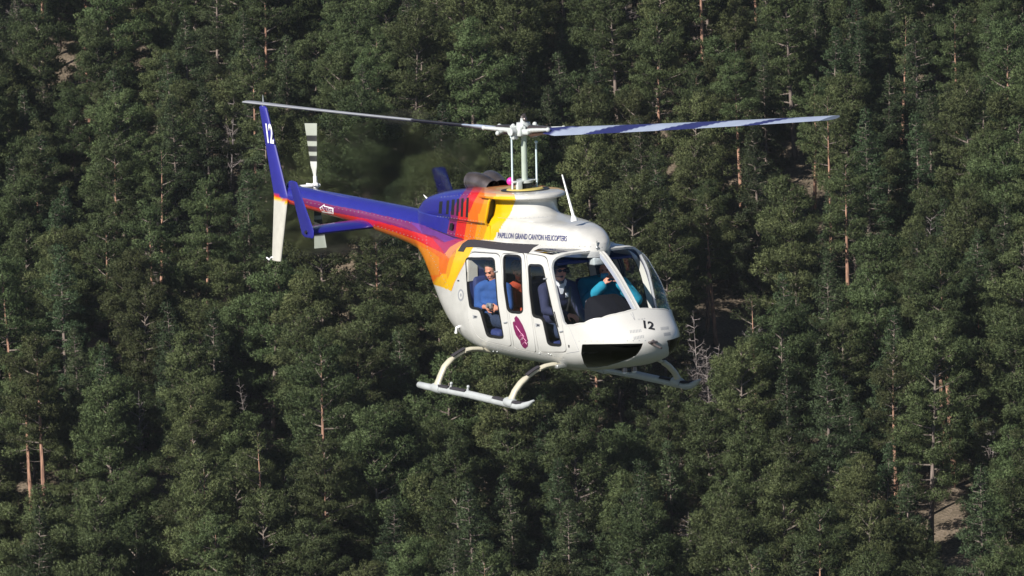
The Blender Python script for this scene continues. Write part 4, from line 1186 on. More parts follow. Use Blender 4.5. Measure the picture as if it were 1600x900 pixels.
for sd in (-1, 1):
    y = -1.2 if sd < 0 else 1.14
    dx_ = 0 if sd < 0 else -.05
    P = [(-.79, y, .03), (-.77, y, .025), (-.6, y, .02), (.5, y, .02), (1.55, y, .0), (1.80, y, -.005), (1.95, y, .02), (2.08+dx_, y, .055), (2.19+dx_, y, .105)]
    t = MB().tube(P, [.026, .041, .043, .043, .043, .043, .041, .033, .012], n=16, sq=(1, 1)); sk = t.get('skid', M_tubew, heli)
    for a, b in ((-.22, .03), (.10, .48), (1.20, 1.50), (1.70, 1.92)):
        t = MB(); xs_ = np.linspace(a, b, 6)
        t.loft([[(x, y-.04, np.interp(x, [-.6, .5, 1.55, 1.8, 1.95], [.02, .02, 0, -.005, .02])+.035), (x, y+.04, np.interp(x, [-.6, .5, 1.55, 1.8, 1.95], [.02, .02, 0, -.005, .02])+.035),
                 (x, y+.028, np.interp(x, [-.6, .5, 1.55, 1.8, 1.95], [.02, .02, 0, -.005, .02])+.058), (x, y-.028, np.interp(x, [-.6, .5, 1.55, 1.8, 1.95], [.02, .02, 0, -.005, .02])+.058)] for x in xs_])
        t.get('anti_slip_pad', M_dark, sk, smooth=False)
    t = MB().tube([(.52, y, .030), (1.18, y, .017)], .043, n=14, sq=(1, 1)); t.get('skid_sleeve', M_tubew, sk)
    for x in (.06, .50): 
        t = MB().tube([(x, y, .04), (x+.03, y, .12)], [.022, .012], n=8); t.ball((x+.03, y, .12), .02); t.get('wheel_lug', M_tubew, sk)
    for x in (-.29, 1.6): t = MB().tube([(x-.1, y, .025), (x-.05, y, .03), (x+.05, y, .025), (x+.1, y, .02)], [.052, .062, .062, .052], n=14); t.get('saddle', M_tubew, sk)

# -------- small fittings
def lump(name, u, v, r, m_, fn=in_any, par=heli, off=.01):
    q = onto([(u, v)], off, fn)
    if q is None: return
    t = MB().ball(q[0], r); t.get(name, m_, par)
for u, v, k in ((742, 495, 'A'), (840, 508, 'C')):
    patch('door_handle', [(u-3.5, v-3), (u+3.6, v-1.5), (u+3, v+2), (u-3, v+2.6)], M_grey, door_parts[(k, -1)], off=.008, mirror=False, step=2)
    patch('handle_latch', [(u-1, v-1.5), (u+2.6, v-.6), (u+2.2, v+.8), (u-1, v+1.4)], M_ink, door_parts[(k, -1)], off=.014, mirror=False, step=2)
for (u, v) in ((775, 425), (790, 504.5), (852, 436), (877, 518.5)):
    a = onto([(u-2.5, v), (u+2.5, v-1)], .012)
    if a: t = MB().tube(a, .009, n=6); t.get('door_hinge', M_grey, heli)
a = onto([(866, 487), (872, 511)], .01)
if a: t = MB().tube(a, .007, n=6); t.get('door_jamb_rod', M_ink, heli)
patch('static_port', [(887.5, 539), (889.5, 539), (890, 543), (888, 543)], M_ink, heli, off=.004, mirror=False, step=2)
# pitot tube
P0 = unp(1020, 535, y=.0); P0 = hit(1020, 536)
t = MB(); t.tube([P0+(-.03, 0, 0), P0+(.06, 0, -.02), P0+(.20, 0, -.045)], [.028, .018, .013], n=10); t.tube([P0+(.0, 0, .03), P0+(.03, 0, .0)], .02, n=8); t.box(tuple(P0+(-.02, -.06, .0)), tuple(P0+(.04, .05, .025)), bev=.008); t.get('pitot_tube', M_exh, heli)
for dy in (-.06, .07): 
    t = MB().tube([(2.42, dy, .405), (2.42, dy, .35)], [.03, .035], n=12); t.ball((2.42, dy, .345), (.03, .03, .02), m=1); t.get('landing_lamp', [M_exh, M_wht], heli)
# nose vents: two blocks of short slits on each side of the number
for (u, v, du, dv, n) in ((984, 516, 2.35, -.25, 8), (990, 526, 2.35, -.45, 7), (1032, 511, 1.6, -.15, 8), (1037, 520, 1.5, -.2, 7)):
    for i in range(n):
        x, y = u+du*i, v+dv*i
        patch('vent_slit', [(x, y), (x+.8, y), (x+1.5, y+4.6), (x+.7, y+4.6)], M_grey, heli, off=.003, thick=.001, mirror=False, step=3)
# outside air probe, mirror bracket, step and drains
a = onto([(933, 388)], 0); t = MB().tube([a[0]+(0, 0, -.02), a[0]+(0, 0, .09)], .008, n=8); t.ball(a[0]+(0, 0, .01), .02); t.get('air_temperature_probe', M_metal, heli)
a = hit(719, 512); t = MB().tube([a+(.02, .03, .03), a+(-.04, -.03, .0), a+(-.06, -.03, -.07)], [.018, .015, .02], n=8); t.get('baggage_door_latch', M_wht, heli)
for u, v in ((771, 549), (777, 549.5), (857, 553), (861, 554), (843, 552)):
    a = hit(u, v); t = MB().ball(a, .012); t.get('belly_drain', M_metal, heli)
t = MB().box((1.55, -.60, .38), (1.72, -.45, .43), bev=.015); t.get('cross_tube_clamp', M_metal, heli)

# rivets along the seams of cowl, tail cone and doors
rv = MB()
for a, b, k in (((684, 338), (757, 347), 18), ((700, 364), (765, 375), 14), ((671, 395), (704, 455), 14), ((664, 350), (668, 390), 9), ((560, 330), (640, 348), 14), ((480, 316), (560, 332), 14), ((690, 308), (735, 303), 10),
                ((740, 535), (800, 549), 12), ((805, 549), (880, 558), 12), ((800, 341), (862, 338), 10), ((775, 381), (940, 386), 20), ((905, 533), (1008, 532), 12), ((585, 352), (660, 375), 14), ((737, 350), (733, 372), 5), ((752, 350), (747, 372), 5)):
    for t_ in np.linspace(0, 1, k):
        q = onto([(a[0]+(b[0]-a[0])*t_, a[1]+(b[1]-a[1])*t_)], .001)
        if q: rv.ball(q[0], .0055, nu=6, nv=4)
tag(rv.get('rivets', M_grey, heli), kind='stuff')
# panel lines
def seam(pts, r=.003, m_=M_grey, name='panel_seam'):
    Q = onto(densify(pts, 4, closed=False), .0015)
    if Q: MB().tube(Q, r, n=4).get(name, m_, heli)
seam([(736, 392.8), (760, 394), (783, 395.5)]); seam([(745, 388), (800, 391.5), (850, 393)])
seam([(671, 356), (690, 363), (707, 369.5), (722, 372.5)], .004, M_ink)
seam([(778, 340), (800, 342), (830, 341), (860, 339)], .002)
seam([(985, 490), (992, 500), (988, 488)], .003); seam([(700, 343), (728, 346), (757, 349)], .004, M_ink)
seam([(885, 552), (905, 549), (893, 520), (888, 508)], .0025)

# -------- lettering and emblems, laid on the surface
def text_tris(s, shear=0, bold_=0):
    c = bpy.data.curves.new('lettering', 'FONT'); c.body = s; c.size = 1; c.resolution_u = 3; c.shear = shear; c.offset = bold_
    o = bpy.data.objects.new('lettering_source', c); COL.objects.link(o)
    dg = bpy.context.evaluated_depsgraph_get(); me = bpy.data.meshes.new_from_object(o.evaluated_get(dg))
    V = np.array([v.co[:2] for v in me.vertices]); F = [tuple(p.vertices) for p in me.polygons]
    bpy.data.objects.remove(o); bpy.data.curves.remove(c); bpy.data.meshes.remove(me); return V, F
def letter(name, s, org, ax, ay, m_, fn=in_any, off=.004, par=heli, shear=0, bold=0, plane_y=None, label=None):
    V, F = text_tris(s, shear, bold*.018); w = V[:, 0].max(); h = .70
    px = np.array(org)+np.outer(V[:, 0]/w, ax)+np.outer(V[:, 1]/h, ay)
    if plane_y is not None: Q = [unp(u, v, y=plane_y) for u, v in px]
    else:
        Q = onto(px, off, fn)
        if Q is None: print('letter missed', s); return
    copies = [(0, 0, 0)]
    o = mk(name, Q, F, m_, par, smooth=False)
    return o
letter('operator_lettering', 'PAPILLON GRAND CANYON HELICOPTERS', (777, 371.5), (108, 5.5), (1.0, -8.5), M_navy, in_stack, off=.010, bold=.45)
letter('nose_number', '12', (1003, 511.5), (20, 3.5), (-1.5, -11.5), M_ink, in_fus, off=.007, bold=2)
letter('fin_number', '12', (416, 222), (12, 1.5), (-3.5, -29), M_wht, plane_y=-.163, bold=1.5)
letter('registration', 'ER', (691, 478), (16, 6), (6, -32), M_regn, in_fus, off=.006, bold=2)
letter('placard_letters', 'DANGER', (502, 331), (18.5, 1.8), (.3, -7), M_wht, in_fus, off=.004, bold=.3)
letter('nose_placard', 'N 12 P', (997, 500), (11, -1), (0, -2), M_grey, in_fus, off=.003)
for i, pl in enumerate([[(499, 324.5), (507, 319), (507, 321.5), (520.8, 325), (520.8, 326), (506, 322.8), (506, 321), (500.5, 325)],
           [(499, 324.5), (500.5, 325), (504, 331), (504, 330), (520, 333.6), (521, 334.6), (505, 331.8), (505, 334)],
           [(519.6, 325), (520.8, 325.2), (521, 334.6), (519.9, 334.4)]]):
    patch('placard_border', pl, M_wht, heli, off=.003, thick=.0, mirror=False, step=3)
# butterfly-like emblem: two wings of the company mark
em = [[(803.5, 497), (806.5, 493.5), (810.5, 497.5), (816.5, 508), (821.5, 520), (825, 533), (822, 536.5), (816.5, 528.5), (810, 522), (806, 510)],
      [(801, 504), (803.5, 501.5), (807.5, 509.5), (812, 520.5), (815.5, 529), (812, 532), (806, 523.5), (802.5, 513)],
      [(812.5, 532), (817, 529.5), (822.5, 537), (825, 535), (824.5, 541), (820.5, 545), (817, 542.5), (813.5, 537)]]
for pl in em: patch('emblem_wing', pl, M_purple, heli, off=.006, thick=.0, mirror=False, step=2)
for l in ([(806, 509), (814, 521), (809, 514)], [(812, 526), (815, 521), (819, 526), (815, 524)], [(813, 531), (817, 527), (822, 533)], [(816, 538), (820, 534), (823, 538)]):
    Q = onto(densify(l, 2, closed=False), .007)
    if Q: MB().tube(Q, .003, n=4).get('emblem_line', mat('pink_line', (.7, .35, .5, 1), .5), heli)
bd = [(720+4.6*math.cos(a), 461+9.5*math.sin(a)) for a in np.linspace(0, 2*PI, 20, endpoint=False)]
patch('round_badge', bd, M_grey, heli, off=.004, thick=0, mirror=False, step=9)
bd = [(720+3.0*math.cos(a), 461+6.5*math.sin(a)) for a in np.linspace(0, 2*PI, 16, endpoint=False)]
patch('badge_face', bd, M_white, heli, off=.007, thick=0, mirror=False, step=9)
bd = [(720+1.2*math.cos(a), 461+3*math.sin(a)) for a in np.linspace(0, 2*PI, 12, endpoint=False)]
patch('badge_emblem', bd, M_grey, heli, off=.010, thick=0, mirror=False, step=9)
for u, v in ((716.5, 438.5),): patch('fuel_drain_mark', [(u-2, v-1), (u+1, v-1), (u+1, v+1.5), (u-2, v+1)], M_ink, heli, off=.004, mirror=False)

# -------- cabin interior
t = MB().box((-.38, -.50, .47), (2.25, .50, .50)); t.get('cabin_floor', M_trim, heli, smooth=False)
rb_ = [(y*.95, .93+(z-.93)*.95) for y, z in zip(*sec(-.39)[:2])]; rb_ = rb_+[(-y, z) for y, z in rb_[-2:0:-1]]
t = MB().loft([[(-.385, y, z) for y, z in rb_], [(-.37, y, z) for y, z in rb_]]); t.get('rear_bulkhead', M_navyi, heli, smooth=False)
def seat(x, y, w, face=1, zb=.72, tall=.72, col=M_navyi, head=True):
    s = bpy.data.objects.new('seat', None); COL.objects.link(s); s.parent = heli; s.location = (x, y, 0)
    t = MB().box((-.24, -w/2+.02, zb-.19), (.26, w/2-.02, zb-.12), bev=.03); t.get('seat_pan', M_trim, s)
    t = MB().box((-.24, -w/2, zb-.12), (.28, w/2, zb), bev=.05); t.get('seat_cushion', col, s)
    q = MB().box((-.06, -w/2, 0), (.06, w/2, tall), bev=.05)
    q.V = [((v[0]-.24-.14*v[2]), v[1], v[2]+zb-.03) for v in q.V]; q.get('seat_back', col, s)
    s.rotation_euler = (0, 0, 0 if face > 0 else PI)
    return s
seat(1.38, -.34, .50, zb=.70, tall=.70); seat(1.38, .34, .50, zb=.70, tall=.70)
seat(.62, -.34, .48, face=-1, zb=.70, tall=.74); seat(.62, .30, .48, face=-1, zb=.70, tall=.60)
seat(-.05, -.38, .42, zb=.72, tall=.66); seat(-.05, .04, .40, zb=.72, tall=.66); seat(-.05, .44, .40, zb=.72, tall=.66)
def panel_at(name, px_, x, m_, d=.008):
    V = [unp(u, v, x=x) for u, v in px_]; k = len(V); V += [q+np.array([-d, 0, 0]) for q in V]
    mk(name, V, [tuple(range(k)), tuple(range(k, 2*k))[::-1]]+[(i, (i+1) % k, k+(i+1) % k, k+i) for i in range(k)], m_, heli, smooth=False)
panel_at('cabin_wall_panel', [(731, 407), (737, 407), (746, 415), (746.5, 437), (731, 440)], -.362, M_creamin)
panel_at('divider_trim_panel', [(832, 474), (840, 455), (843, 470), (845, 500), (833, 500)], .976, M_creamin)
t = MB().box((-.37, -.52, 1.63), (1.7, .52, 1.66)); t.get('cabin_headliner', M_navyi, heli, smooth=False)
# instrument console
t = MB(); S = []
for x, z1, w1 in ((1.98, 1.17, .20), (2.02, 1.245, .235), (2.10, 1.27, .25), (2.25, 1.23, .25), (2.42, 1.13, .235), (2.52, 1.03, .2)):
    z0 = .55; c = -.12+(.04 if x > 2.3 else 0); P = []
    for a in np.linspace(0, PI, 14): P.append((x, c-w1*math.cos(a)**1 if False else c-w1*np.sign(math.cos(a))*abs(math.cos(a))**.3, z0+(z1-z0)*abs(math.sin(a))**.22))
    S.append(P)
t.loft(S); t.get('instrument_console', mat('matt_black_cover', (.012, .012, .014, 1), .95, bump=.6, bscale=25, spec=.1), heli)
t = MB().box((1.60, -.12, .42), (2.0, .06, .80), bev=.03); t.get('centre_pedestal', M_black, heli)
for k, (y, z) in enumerate([(-.27, 1.18), (-.17, 1.18), (-.07, 1.18), (.03, 1.18), (-.27, 1.07), (-.17, 1.07), (-.07, 1.07), (.03, 1.07)]):
    t = MB().tube([(1.985, y, z), (1.972, y, z)], .038, n=14); t.get('gauge', M_grey, heli)
for y in (-.34, .34):
    t = MB().tube([(1.66, y+.03, .42), (1.72, y+.03, .75), (1.74, y, 1.0)], [.014, .014, .02], n=8); t.get('cyclic_stick', M_black, heli)
t = MB().tube([(1.3, -.6, .6), (1.0, -.6, 1.0)], .02, n=8); t.get('door_pillar_rail', M_black, heli)
t = MB().box((.94, -.50, .48), (.97, .50, 1.02), bev=.01); t.get('cabin_divider', M_trim, heli)
# overhead bracket seen at the head of the centre post
t = MB().box((1.72, -.10, 1.60), (1.86, .06, 1.70), bev=.02); t.get('compass', M_hub, heli)

# ================================================================== people in the cabin
M_skin = mat('skin', srgb(205, 140, 115), .5, noise=.1, nscale=14)
M_hair_d = mat('dark_brown_hair', (.016, .010, .007, 1), .75, noise=.5, nscale=60, bump=.9, bscale=90)
M_hair_l = mat('light_brown_hair', (.16, .085, .04, 1), .75, noise=.5, nscale=50, bump=.9, bscale=70)
M_eye = mat('dark_eye', (.01, .01, .012, 1), .2)
M_lip = mat('lip', srgb(160, 85, 80), .5)
def fabric(n, c): return mat(n, c, .85, noise=.22, nscale=9, bump=.4, bscale=30)
M_blues = fabric('blue_sweater', (.020, .075, .26, 1)); M_jean = fabric('dark_denim', (.018, .032, .075, 1))
M_navyj = fabric('navy_jacket', (.018, .022, .065, 1)); M_shirt = fabric('white_shirt', (.75, .76, .80, 1))
M_teal = fabric('teal_jacket', (.008, .235, .345, 1)); M_rust = fabric('rust_red_top', (.42, .055, .02, 1)); M_capm = fabric('dark_cap', (.03, .02, .03, 1))
M_cam = mat('camera_body', (.35, .36, .38, 1), .35, metal=.4); M_camb = mat('blue_camera_case', (.02, .24, .40, 1), .5)
def fuse(name, t, m_, parent, vox=.009, smooth=4):
    me = bpy.data.meshes.new(name); me.from_pydata([tuple(v) for v in t.V], [], t.F)
    o = bpy.data.objects.new(name, me); COL.objects.link(o)
    r = o.modifiers.new('r', 'REMESH'); r.mode = 'VOXEL'; r.voxel_size = vox; r.use_smooth_shade = True
    if smooth: q = o.modifiers.new('s', 'SMOOTH'); q.iterations = smooth; q.factor = .5
    dg = bpy.context.evaluated_depsgraph_get(); m2 = bpy.data.meshes.new_from_object(o.evaluated_get(dg)); m2.name = name
    bpy.data.objects.remove(o); bpy.data.meshes.remove(me)
    m2.materials.clear(); m2.materials.append(m_)
    m2.polygons.foreach_set('use_smooth', [True]*len(m2.polygons)); return put(name, m2, parent)
def A_(*v): return np.array(v, float)
def limb(t, pts, rad, n=12):
    pts = [np.array(p, float) for p in pts]
    P = []; R = []
    for i in range(len(pts)-1):
        for k in range(6): f = k/6; P.append(pts[i]+(pts[i+1]-pts[i])*f); R.append(rad[i]+(rad[i+1]-rad[i])*f)
    P.append(pts[-1]); R.append(rad[-1])
    for p, r in zip(P, R): t.ball(p, r, nu=n, nv=8)
def hand(t, w, d, nrm, curl=.6, side=1):
    """palm and five bent fingers; w wrist, d pointing direction, nrm palm normal"""
    d = unit(np.array(d, float)); nrm = unit(np.array(nrm, float)-np.dot(nrm, d)*d); s = np.cross(d, nrm)*side
    for f in (.0, .025, .05, .075):
        for o in (-.024, 0, .024): t.ball(w+d*(.01+f)+s*o*(.7+f*4), (.017, .017, .017), nu=8, nv=6)
    L = [.036, .042, .039, .031]
    for i, o in enumerate((-.032, -.011, .011, .031)):
        p = w+d*.092+s*o; a = d.copy(); P = [p]
        for k in range(3):
            c_, s__ = math.cos(curl*(.6+.4*k)), math.sin(curl*(.6+.4*k)); a = unit(a*c_+nrm*s__); p = p+a*L[i]*(1, .72, .55)[k]; P.append(p)
        limb(t, P, [.0105, .0095, .0088, .0078], n=8)
    p = w+d*.03-s*.030; limb(t, [p, p+unit(d*.6-s*.7+nrm*.5)*.04, p+unit(d*.8-s*.4+nrm*.7)*.072], [.013, .011, .009], n=8)
def person(label, J, cloth, legs, hairm, hair='short', look=(1, 0, 0), vox=.0085, short=False, puff=0):
    e = bpy.data.objects.new('person', None); COL.objects.link(e); e.matrix_world = HM
    tag(e, label, 'person', 'people aboard the helicopter')
    H = A_(*J['head']); f = unit(A_(*look)); l = unit(np.cross([0, 0, 1.], f)); u = np.cross(f, l)
    def hp_(a, b, c): return H+f*a+l*b+u*c
    def hb(t, a, b, c, ra, rb_, rc, nu=16, nv=12):
        q = MB().ball((0, 0, 0), (1, 1, 1), nu=nu, nv=nv); t.add([hp_(a+v[0]*ra, b+v[1]*rb_, c+v[2]*rc) for v in q.V], q.F)
    t = MB()
    hb(t, -.012, 0, .035, .092, .073, .088); hb(t, .022, 0, -.03, .066, .060, .078); hb(t, .058, 0, -.088, .028, .030, .024)
    hb(t, .082, 0, -.012, .013, .0085, .030); hb(t, .094, 0, -.028, .014, .014, .011); hb(t, .074, 0, .026, .018, .048, .010)
    hb(t, .070, .030, -.026, .018, .020, .020); hb(t, .070, -.030, -.026, .018, .020, .020); hb(t, .080, 0, -.058, .010, .024, .009)
    for sg in (-1, 1): hb(t, -.012, .073*sg, -.005, .018, .010, .030)
    ch, nk, hip = A_(*J['chest']), A_(*J['neck']), A_(*J['hip'])
    limb(t, [hp_(-.015, 0, -.05), nk+(H-nk)*.25, nk], [.058, .056, .062])
    SR, SL = A_(*J['sr']), A_(*J['sl'])
    def torso(t, g):
        sv = unit(SL-SR)
        for c, w, d in ((ch+(nk-ch)*.75, .13, .085), (ch+(nk-ch)*.35, .155, .11), (ch, .155, .12), (ch+(hip-ch)*.5, .14, .115), (hip, .155, .125)):
            for k in np.linspace(-1, 1, 7): t.ball(c+sv*k*(w-.06+g*.3), d*.85*(1-.15*k*k)+g, nu=12, nv=8)
        limb(t, [SR, nk, SL], [.062+g, .066+g, .062+g])
    torso(t, 0)
    for s, S, E_, Wr in ((1, SR, J['er'], J['wr']), (-1, SL, J['el'], J['wl'])):
        limb(t, [S, E_, Wr], [.055, .040, .027])
    for w, d, n, c, sd in J['hands']: hand(t, A_(*w), d, n, c, sd)
    for hx, kx, ax in ((J['hip'], J['kr'], J['ar']), (J['hip'], J['kl'], J['al'])):
        o = unit(SR-SL)*(.09 if kx is J['kr'] else -.09); limb(t, [hip+o, kx, ax], [.082, .058, .042])
    body = fuse('body', t, M_skin, e, vox, 3)
    t = MB(); torso(t, .016+puff)
    for S, E_, Wr in ((SR, J['er'], J['wr']), (SL, J['el'], J['wl'])):
        S, E_, Wr = A_(*S), A_(*E_), A_(*Wr); limb(t, [S, S+(E_-S)*.6, E_, E_+(Wr-E_)*.5, E_+(Wr-E_)*.93][:4 if short else 5], [q+puff for q in [.078, .066, .058, .046 if short else .050, .042][:4 if short else 5]])
    limb(t, [nk+A_(0, 0, -.01), nk+A_(0, 0, .012)], [.074, .066])
    top = fuse('jacket' if 'jacket' in label else 'sweater', t, cloth, e, .012, 6)
    t = MB(); limb(t, [hip-unit(SL-SR)*.07, hip+unit(SL-SR)*.07], [.135, .135])
    for kx, ax, sg in ((J['kr'], J['ar'], 1), (J['kl'], J['al'], -1)): limb(t, [hip+unit(SR-SL)*.09*sg, kx, ax], [.105, .078, .060])
    fuse('trousers', t, legs, e, .014, 5)
    # eyes and mouth
    for sg in (-1, 1):
        t = MB(); hb(t, .083, .030*sg, .004, .006, .0125, .0065, 8, 6); t.get('eye', M_eye, body)
        t = MB(); hb(t, .087, .030*sg, .019, .006, .018, .0045, 8, 6); t.get('eyebrow', hairm, body)
    t = MB(); hb(t, .088, 0, -.060, .006, .022, .006, 10, 6); t.get('mouth', M_lip, body)
    # hair
    t = MB()
    g = np.random.default_rng(int(abs(H[0]*100)+7))
    if hair in ('short', 'curly'):
        R0 = 1.0 if hair == 'short' else 1.12
        hb(t, -.026, 0, .060, .094*R0, .078*R0, .078*R0); hb(t, -.055, 0, .0, .064*R0, .080*R0, .080*R0)
        for k in range(90 if hair == 'short' else 130):
            a = g.normal(size=3); a /= np.linalg.norm(a)
            if a[0] > .5 and a[2] < .45: continue
            if a[2] < -.5: continue
            r_ = g.uniform(.009, .017) if hair == 'short' else g.uniform(.016, .028)
            hb(t, -.020+a[0]*.098*R0, a[1]*.079*R0, .056+a[2]*.084*R0, r_, r_, r_*.9, 8, 6)
        fuse('hair', t, hairm, e, .007, 1)
    else:
        hb(t, -.035, 0, .02, .078, .080, .080); fuse('hair', t, hairm, e, .008, 1)
    return e, hp_, f, l, u, body
def headset(e, hp_, l, col=M_black):
    t = MB(); a = [hp_(-.01, .088*math.cos(k), .03+.115*math.sin(k)) for k in np.linspace(0, PI, 14)]; t.tube(a, .009, n=8)
    for sg in (-1, 1):
        t.tube([hp_(-.008, .070*sg, -.004), hp_(-.008, .108*sg, -.004)], [.042, .036], n=16)
    t.tube([hp_(0, -.1, -.02), hp_(.06, -.085, -.06), hp_(.105, -.03, -.066)], .004, n=6); t.tube([hp_(.105, -.035, -.066), hp_(.107, -.005, -.066)], .011, n=8)
    t.get('headset', col, e)

# pilot, right-hand front seat
e, hp_, f, l, u, body = person('person in navy jacket, white shirt, cap and sunglasses at the controls in the front', dict(head=(1.455, -.345, 1.535), chest=(1.33, -.345, 1.14), neck=(1.385, -.345, 1.385), hip=(1.27, -.34, .80),
    sr=(1.36, -.535, 1.315), sl=(1.36, -.155, 1.315), er=(1.47, -.585, 1.07), el=(1.42, -.10, 1.05), wr=(1.70, -.40, 1.02), wl=(1.62, -.10, .88),
    hands=[((1.70, -.40, 1.02), (.9, .35, -.15), (.2, .3, -.9), .75, 1), ((1.62, -.10, .88), (1, 0, -.3), (0, 0, -1), .5, -1)],
    kr=(1.72, -.45, .80), ar=(1.95, -.42, .55), kl=(1.72, -.22, .80), al=(1.95, -.24, .55)), M_navyj, M_jean, M_hair_d, 'cap', look=(1, -.22, .03))
t = MB()
def hbx(t, hp_, a, b, c, ra, rb_, rc, nu=18, nv=12):
    q = MB().ball((0, 0, 0), (1, 1, 1), nu=nu, nv=nv); t.add([hp_(a+v[0]*ra, b+v[1]*rb_, c+v[2]*rc) for v in q.V], q.F)
hbx(t, hp_, -.012, 0, .060, .100, .084, .078); hbx(t, hp_, .085, 0, .055, .062, .066, .012); fuse('cap', t, M_capm, e, .007, 2)
t = MB()
for sg in (-1, 1): hbx(t, hp_, .088, .032*sg, .004, .010, .029, .018)
t.tube([hp_(.092, -.02, .008), hp_(.092, .02, .008)], .004, n=6)
for sg in (-1, 1): t.tube([hp_(.085, .055*sg, .008), hp_(.0, .082*sg, .006)], .004, n=6)
t.get('sunglasses', M_eye, e); headset(e, hp_, l)
t = MB(); t.loft([[(1.462, -.345-.055, 1.375), (1.462, -.345+.055, 1.375), (1.43, -.345+.06, 1.40), (1.43, -.345-.06, 1.40)], [(1.470, -.345-.010, 1.25), (1.470, -.345+.010, 1.25), (1.45, -.345+.01, 1.25), (1.45, -.345-.01, 1.25)]])
for sg in (-1, 1): t.loft([[(1.485, -.345+sg*.01, 1.36), (1.485, -.345+sg*.012, 1.36), (1.44, -.345+sg*.075, 1.425), (1.43, -.345+sg*.07, 1.43)], [(1.478, -.345+sg*.05, 1.345), (1.478, -.345+sg*.052, 1.345), (1.45, -.345+sg*.085, 1.40), (1.44, -.345+sg*.085, 1.40)]])
t.get('shirt', M_shirt, e, smooth=False)
t = MB(); t.tube([(1.455, -.47, 1.33), (1.475, -.44, 1.15), (1.42, -.40, .92)], .018, n=8, sq=(1, .4)); t.tube([(1.455, -.22, 1.33), (1.475, -.25, 1.15), (1.42, -.29, .92)], .018, n=8, sq=(1, .4)); t.get('harness', M_black, e)
t = MB().box((1.466, -.30, 1.205), (1.474, -.262, 1.26), bev=.003); t.get('badge', M_shirt, e)
# front passenger in teal, turned to the camera with a camera at the face
e, hp_, f, l, u, body = person('person in bright teal jacket with headset raising a small camera in the front', dict(head=(1.47, .265, 1.485), chest=(1.36, .30, 1.10), neck=(1.41, .285, 1.335), hip=(1.27, .34, .80),
    sr=(1.24, .11, 1.30), sl=(1.53, .46, 1.29), er=(1.33, .0, 1.07), el=(1.76, .52, 1.12), wr=(1.63, .15, 1.33), wl=(1.70, .33, 1.335),
    hands=[((1.63, .15, 1.33), (.0, .45, .8), (-.2, .8, -.3), .8, 1), ((1.70, .33, 1.335), (-.3, -.6, .7), (-.2, -.8, -.3), .8, -1)],
    kr=(1.70, .24, .80), ar=(1.95, .24, .55), kl=(1.70, .48, .80), al=(1.95, .42, .55)), M_teal, M_jean, M_hair_d, 'short', look=(.86, -.5, -.06), puff=.022)
headset(e, hp_, l)
c0 = hp_(.135, -.005, -.045); t = MB(); q = MB().box((-.022, -.048, -.03), (.022, .048, .03), bev=.006); t.add([c0+f*v[0]+l*v[1]+u*v[2] for v in q.V], q.F)
t.tube([c0+f*.02, c0+f*.05], [.024, .021], n=14)
o = t.get('camera', M_camb); o.matrix_world = HM; tag(o, 'small blue camera held up to the face of the teal-jacketed front passenger', 'camera')
# rear right passenger in blue
e, hp_, f, l, u, body = person('person in blue sweater with short dark hair looking out of the rear window', dict(head=(-.155, -.43, 1.425), chest=(-.19, -.40, 1.03), neck=(-.17, -.41, 1.265), hip=(-.12, -.39, .82),
    sr=(-.33, -.515, 1.20), sl=(-.005, -.315, 1.20), er=(-.30, -.565, .985), el=(.20, -.40, .99), wr=(-.10, -.555, .985), wl=(.13, -.53, .985),
    hands=[((-.10, -.555, .985), (.9, 0, .05), (.1, .8, -.3), .7, 1), ((.13, -.53, .985), (-.7, -.1, .15), (0, .7, -.3), .7, -1)],
    kr=(.27, -.46, .80), ar=(.36, -.45, .55), kl=(.27, -.26, .80), al=(.36, -.26, .55)), M_blues, M_jean, M_hair_d, 'short', look=(.30, -.88, -.34), short=True); headset(e, hp_, l)
t = MB().box((-.02, -.60, .985), (.085, -.565, 1.05), bev=.006); t.tube([(.035, -.60, 1.018), (.035, -.63, 1.018)], .024, n=14)
o = t.get('camera', M_cam); o.matrix_world = HM; tag(o, 'silver compact camera in the hands of the blue-sweatered rear passenger', 'camera')
# centre rear passenger in rust red
e, hp_, f, l, u, body = person('person in rust red top with curly light brown hair behind the middle window', dict(head=(-.12, -.06, 1.375), chest=(-.16, -.04, 1.0), neck=(-.14, -.05, 1.22), hip=(-.12, -.02, .82),
    sr=(-.12, -.225, 1.16), sl=(-.12, .15, 1.16), er=(.03, -.25, .94), el=(.03, .18, .94), wr=(.24, -.17, .90), wl=(.24, .10, .90),
    hands=[((.24, -.17, .90), (.9, .2, -.2), (0, 0, -1), .5, 1), ((.24, .10, .90), (.9, -.2, -.2), (0, 0, -1), .5, -1)],
    kr=(.27, -.10, .80), ar=(.36, -.10, .55), kl=(.27, .08, .80), al=(.36, .08, .55)), M_rust, M_jean, M_hair_l, 'curly', look=(.85, -.45, -.25))

# ------------------------------------------------------------------ hot exhaust streaming aft, blurring what lies behind it
pm = bpy.data.materials.new('hot_exhaust_air'); pm.use_nodes = True; n = pm.node_tree; n.nodes.clear()
o_ = n.nodes.new('ShaderNodeOutputMaterial'); rf = n.nodes.new('ShaderNodeBsdfRefraction'); rf.distribution = 'GGX'
rf.inputs['Color'].default_value = (.97, .955, .93, 1); rf.inputs['Roughness'].default_value = .42; rf.inputs['IOR'].default_value = 1.0009
lw = n.nodes.new('ShaderNodeLayerWeight'); lw.inputs[0].default_value = .5
mr = n.nodes.new('ShaderNodeMapRange'); mr.inputs[1].default_value = .36; mr.inputs[2].default_value = .95; mr.inputs[3].default_value = 0; mr.inputs[4].default_value = 1; mr.interpolation_type = 'SMOOTHSTEP'
tp = n.nodes.new('ShaderNodeBsdfTransparent'); ms = n.nodes.new('ShaderNodeMixShader')
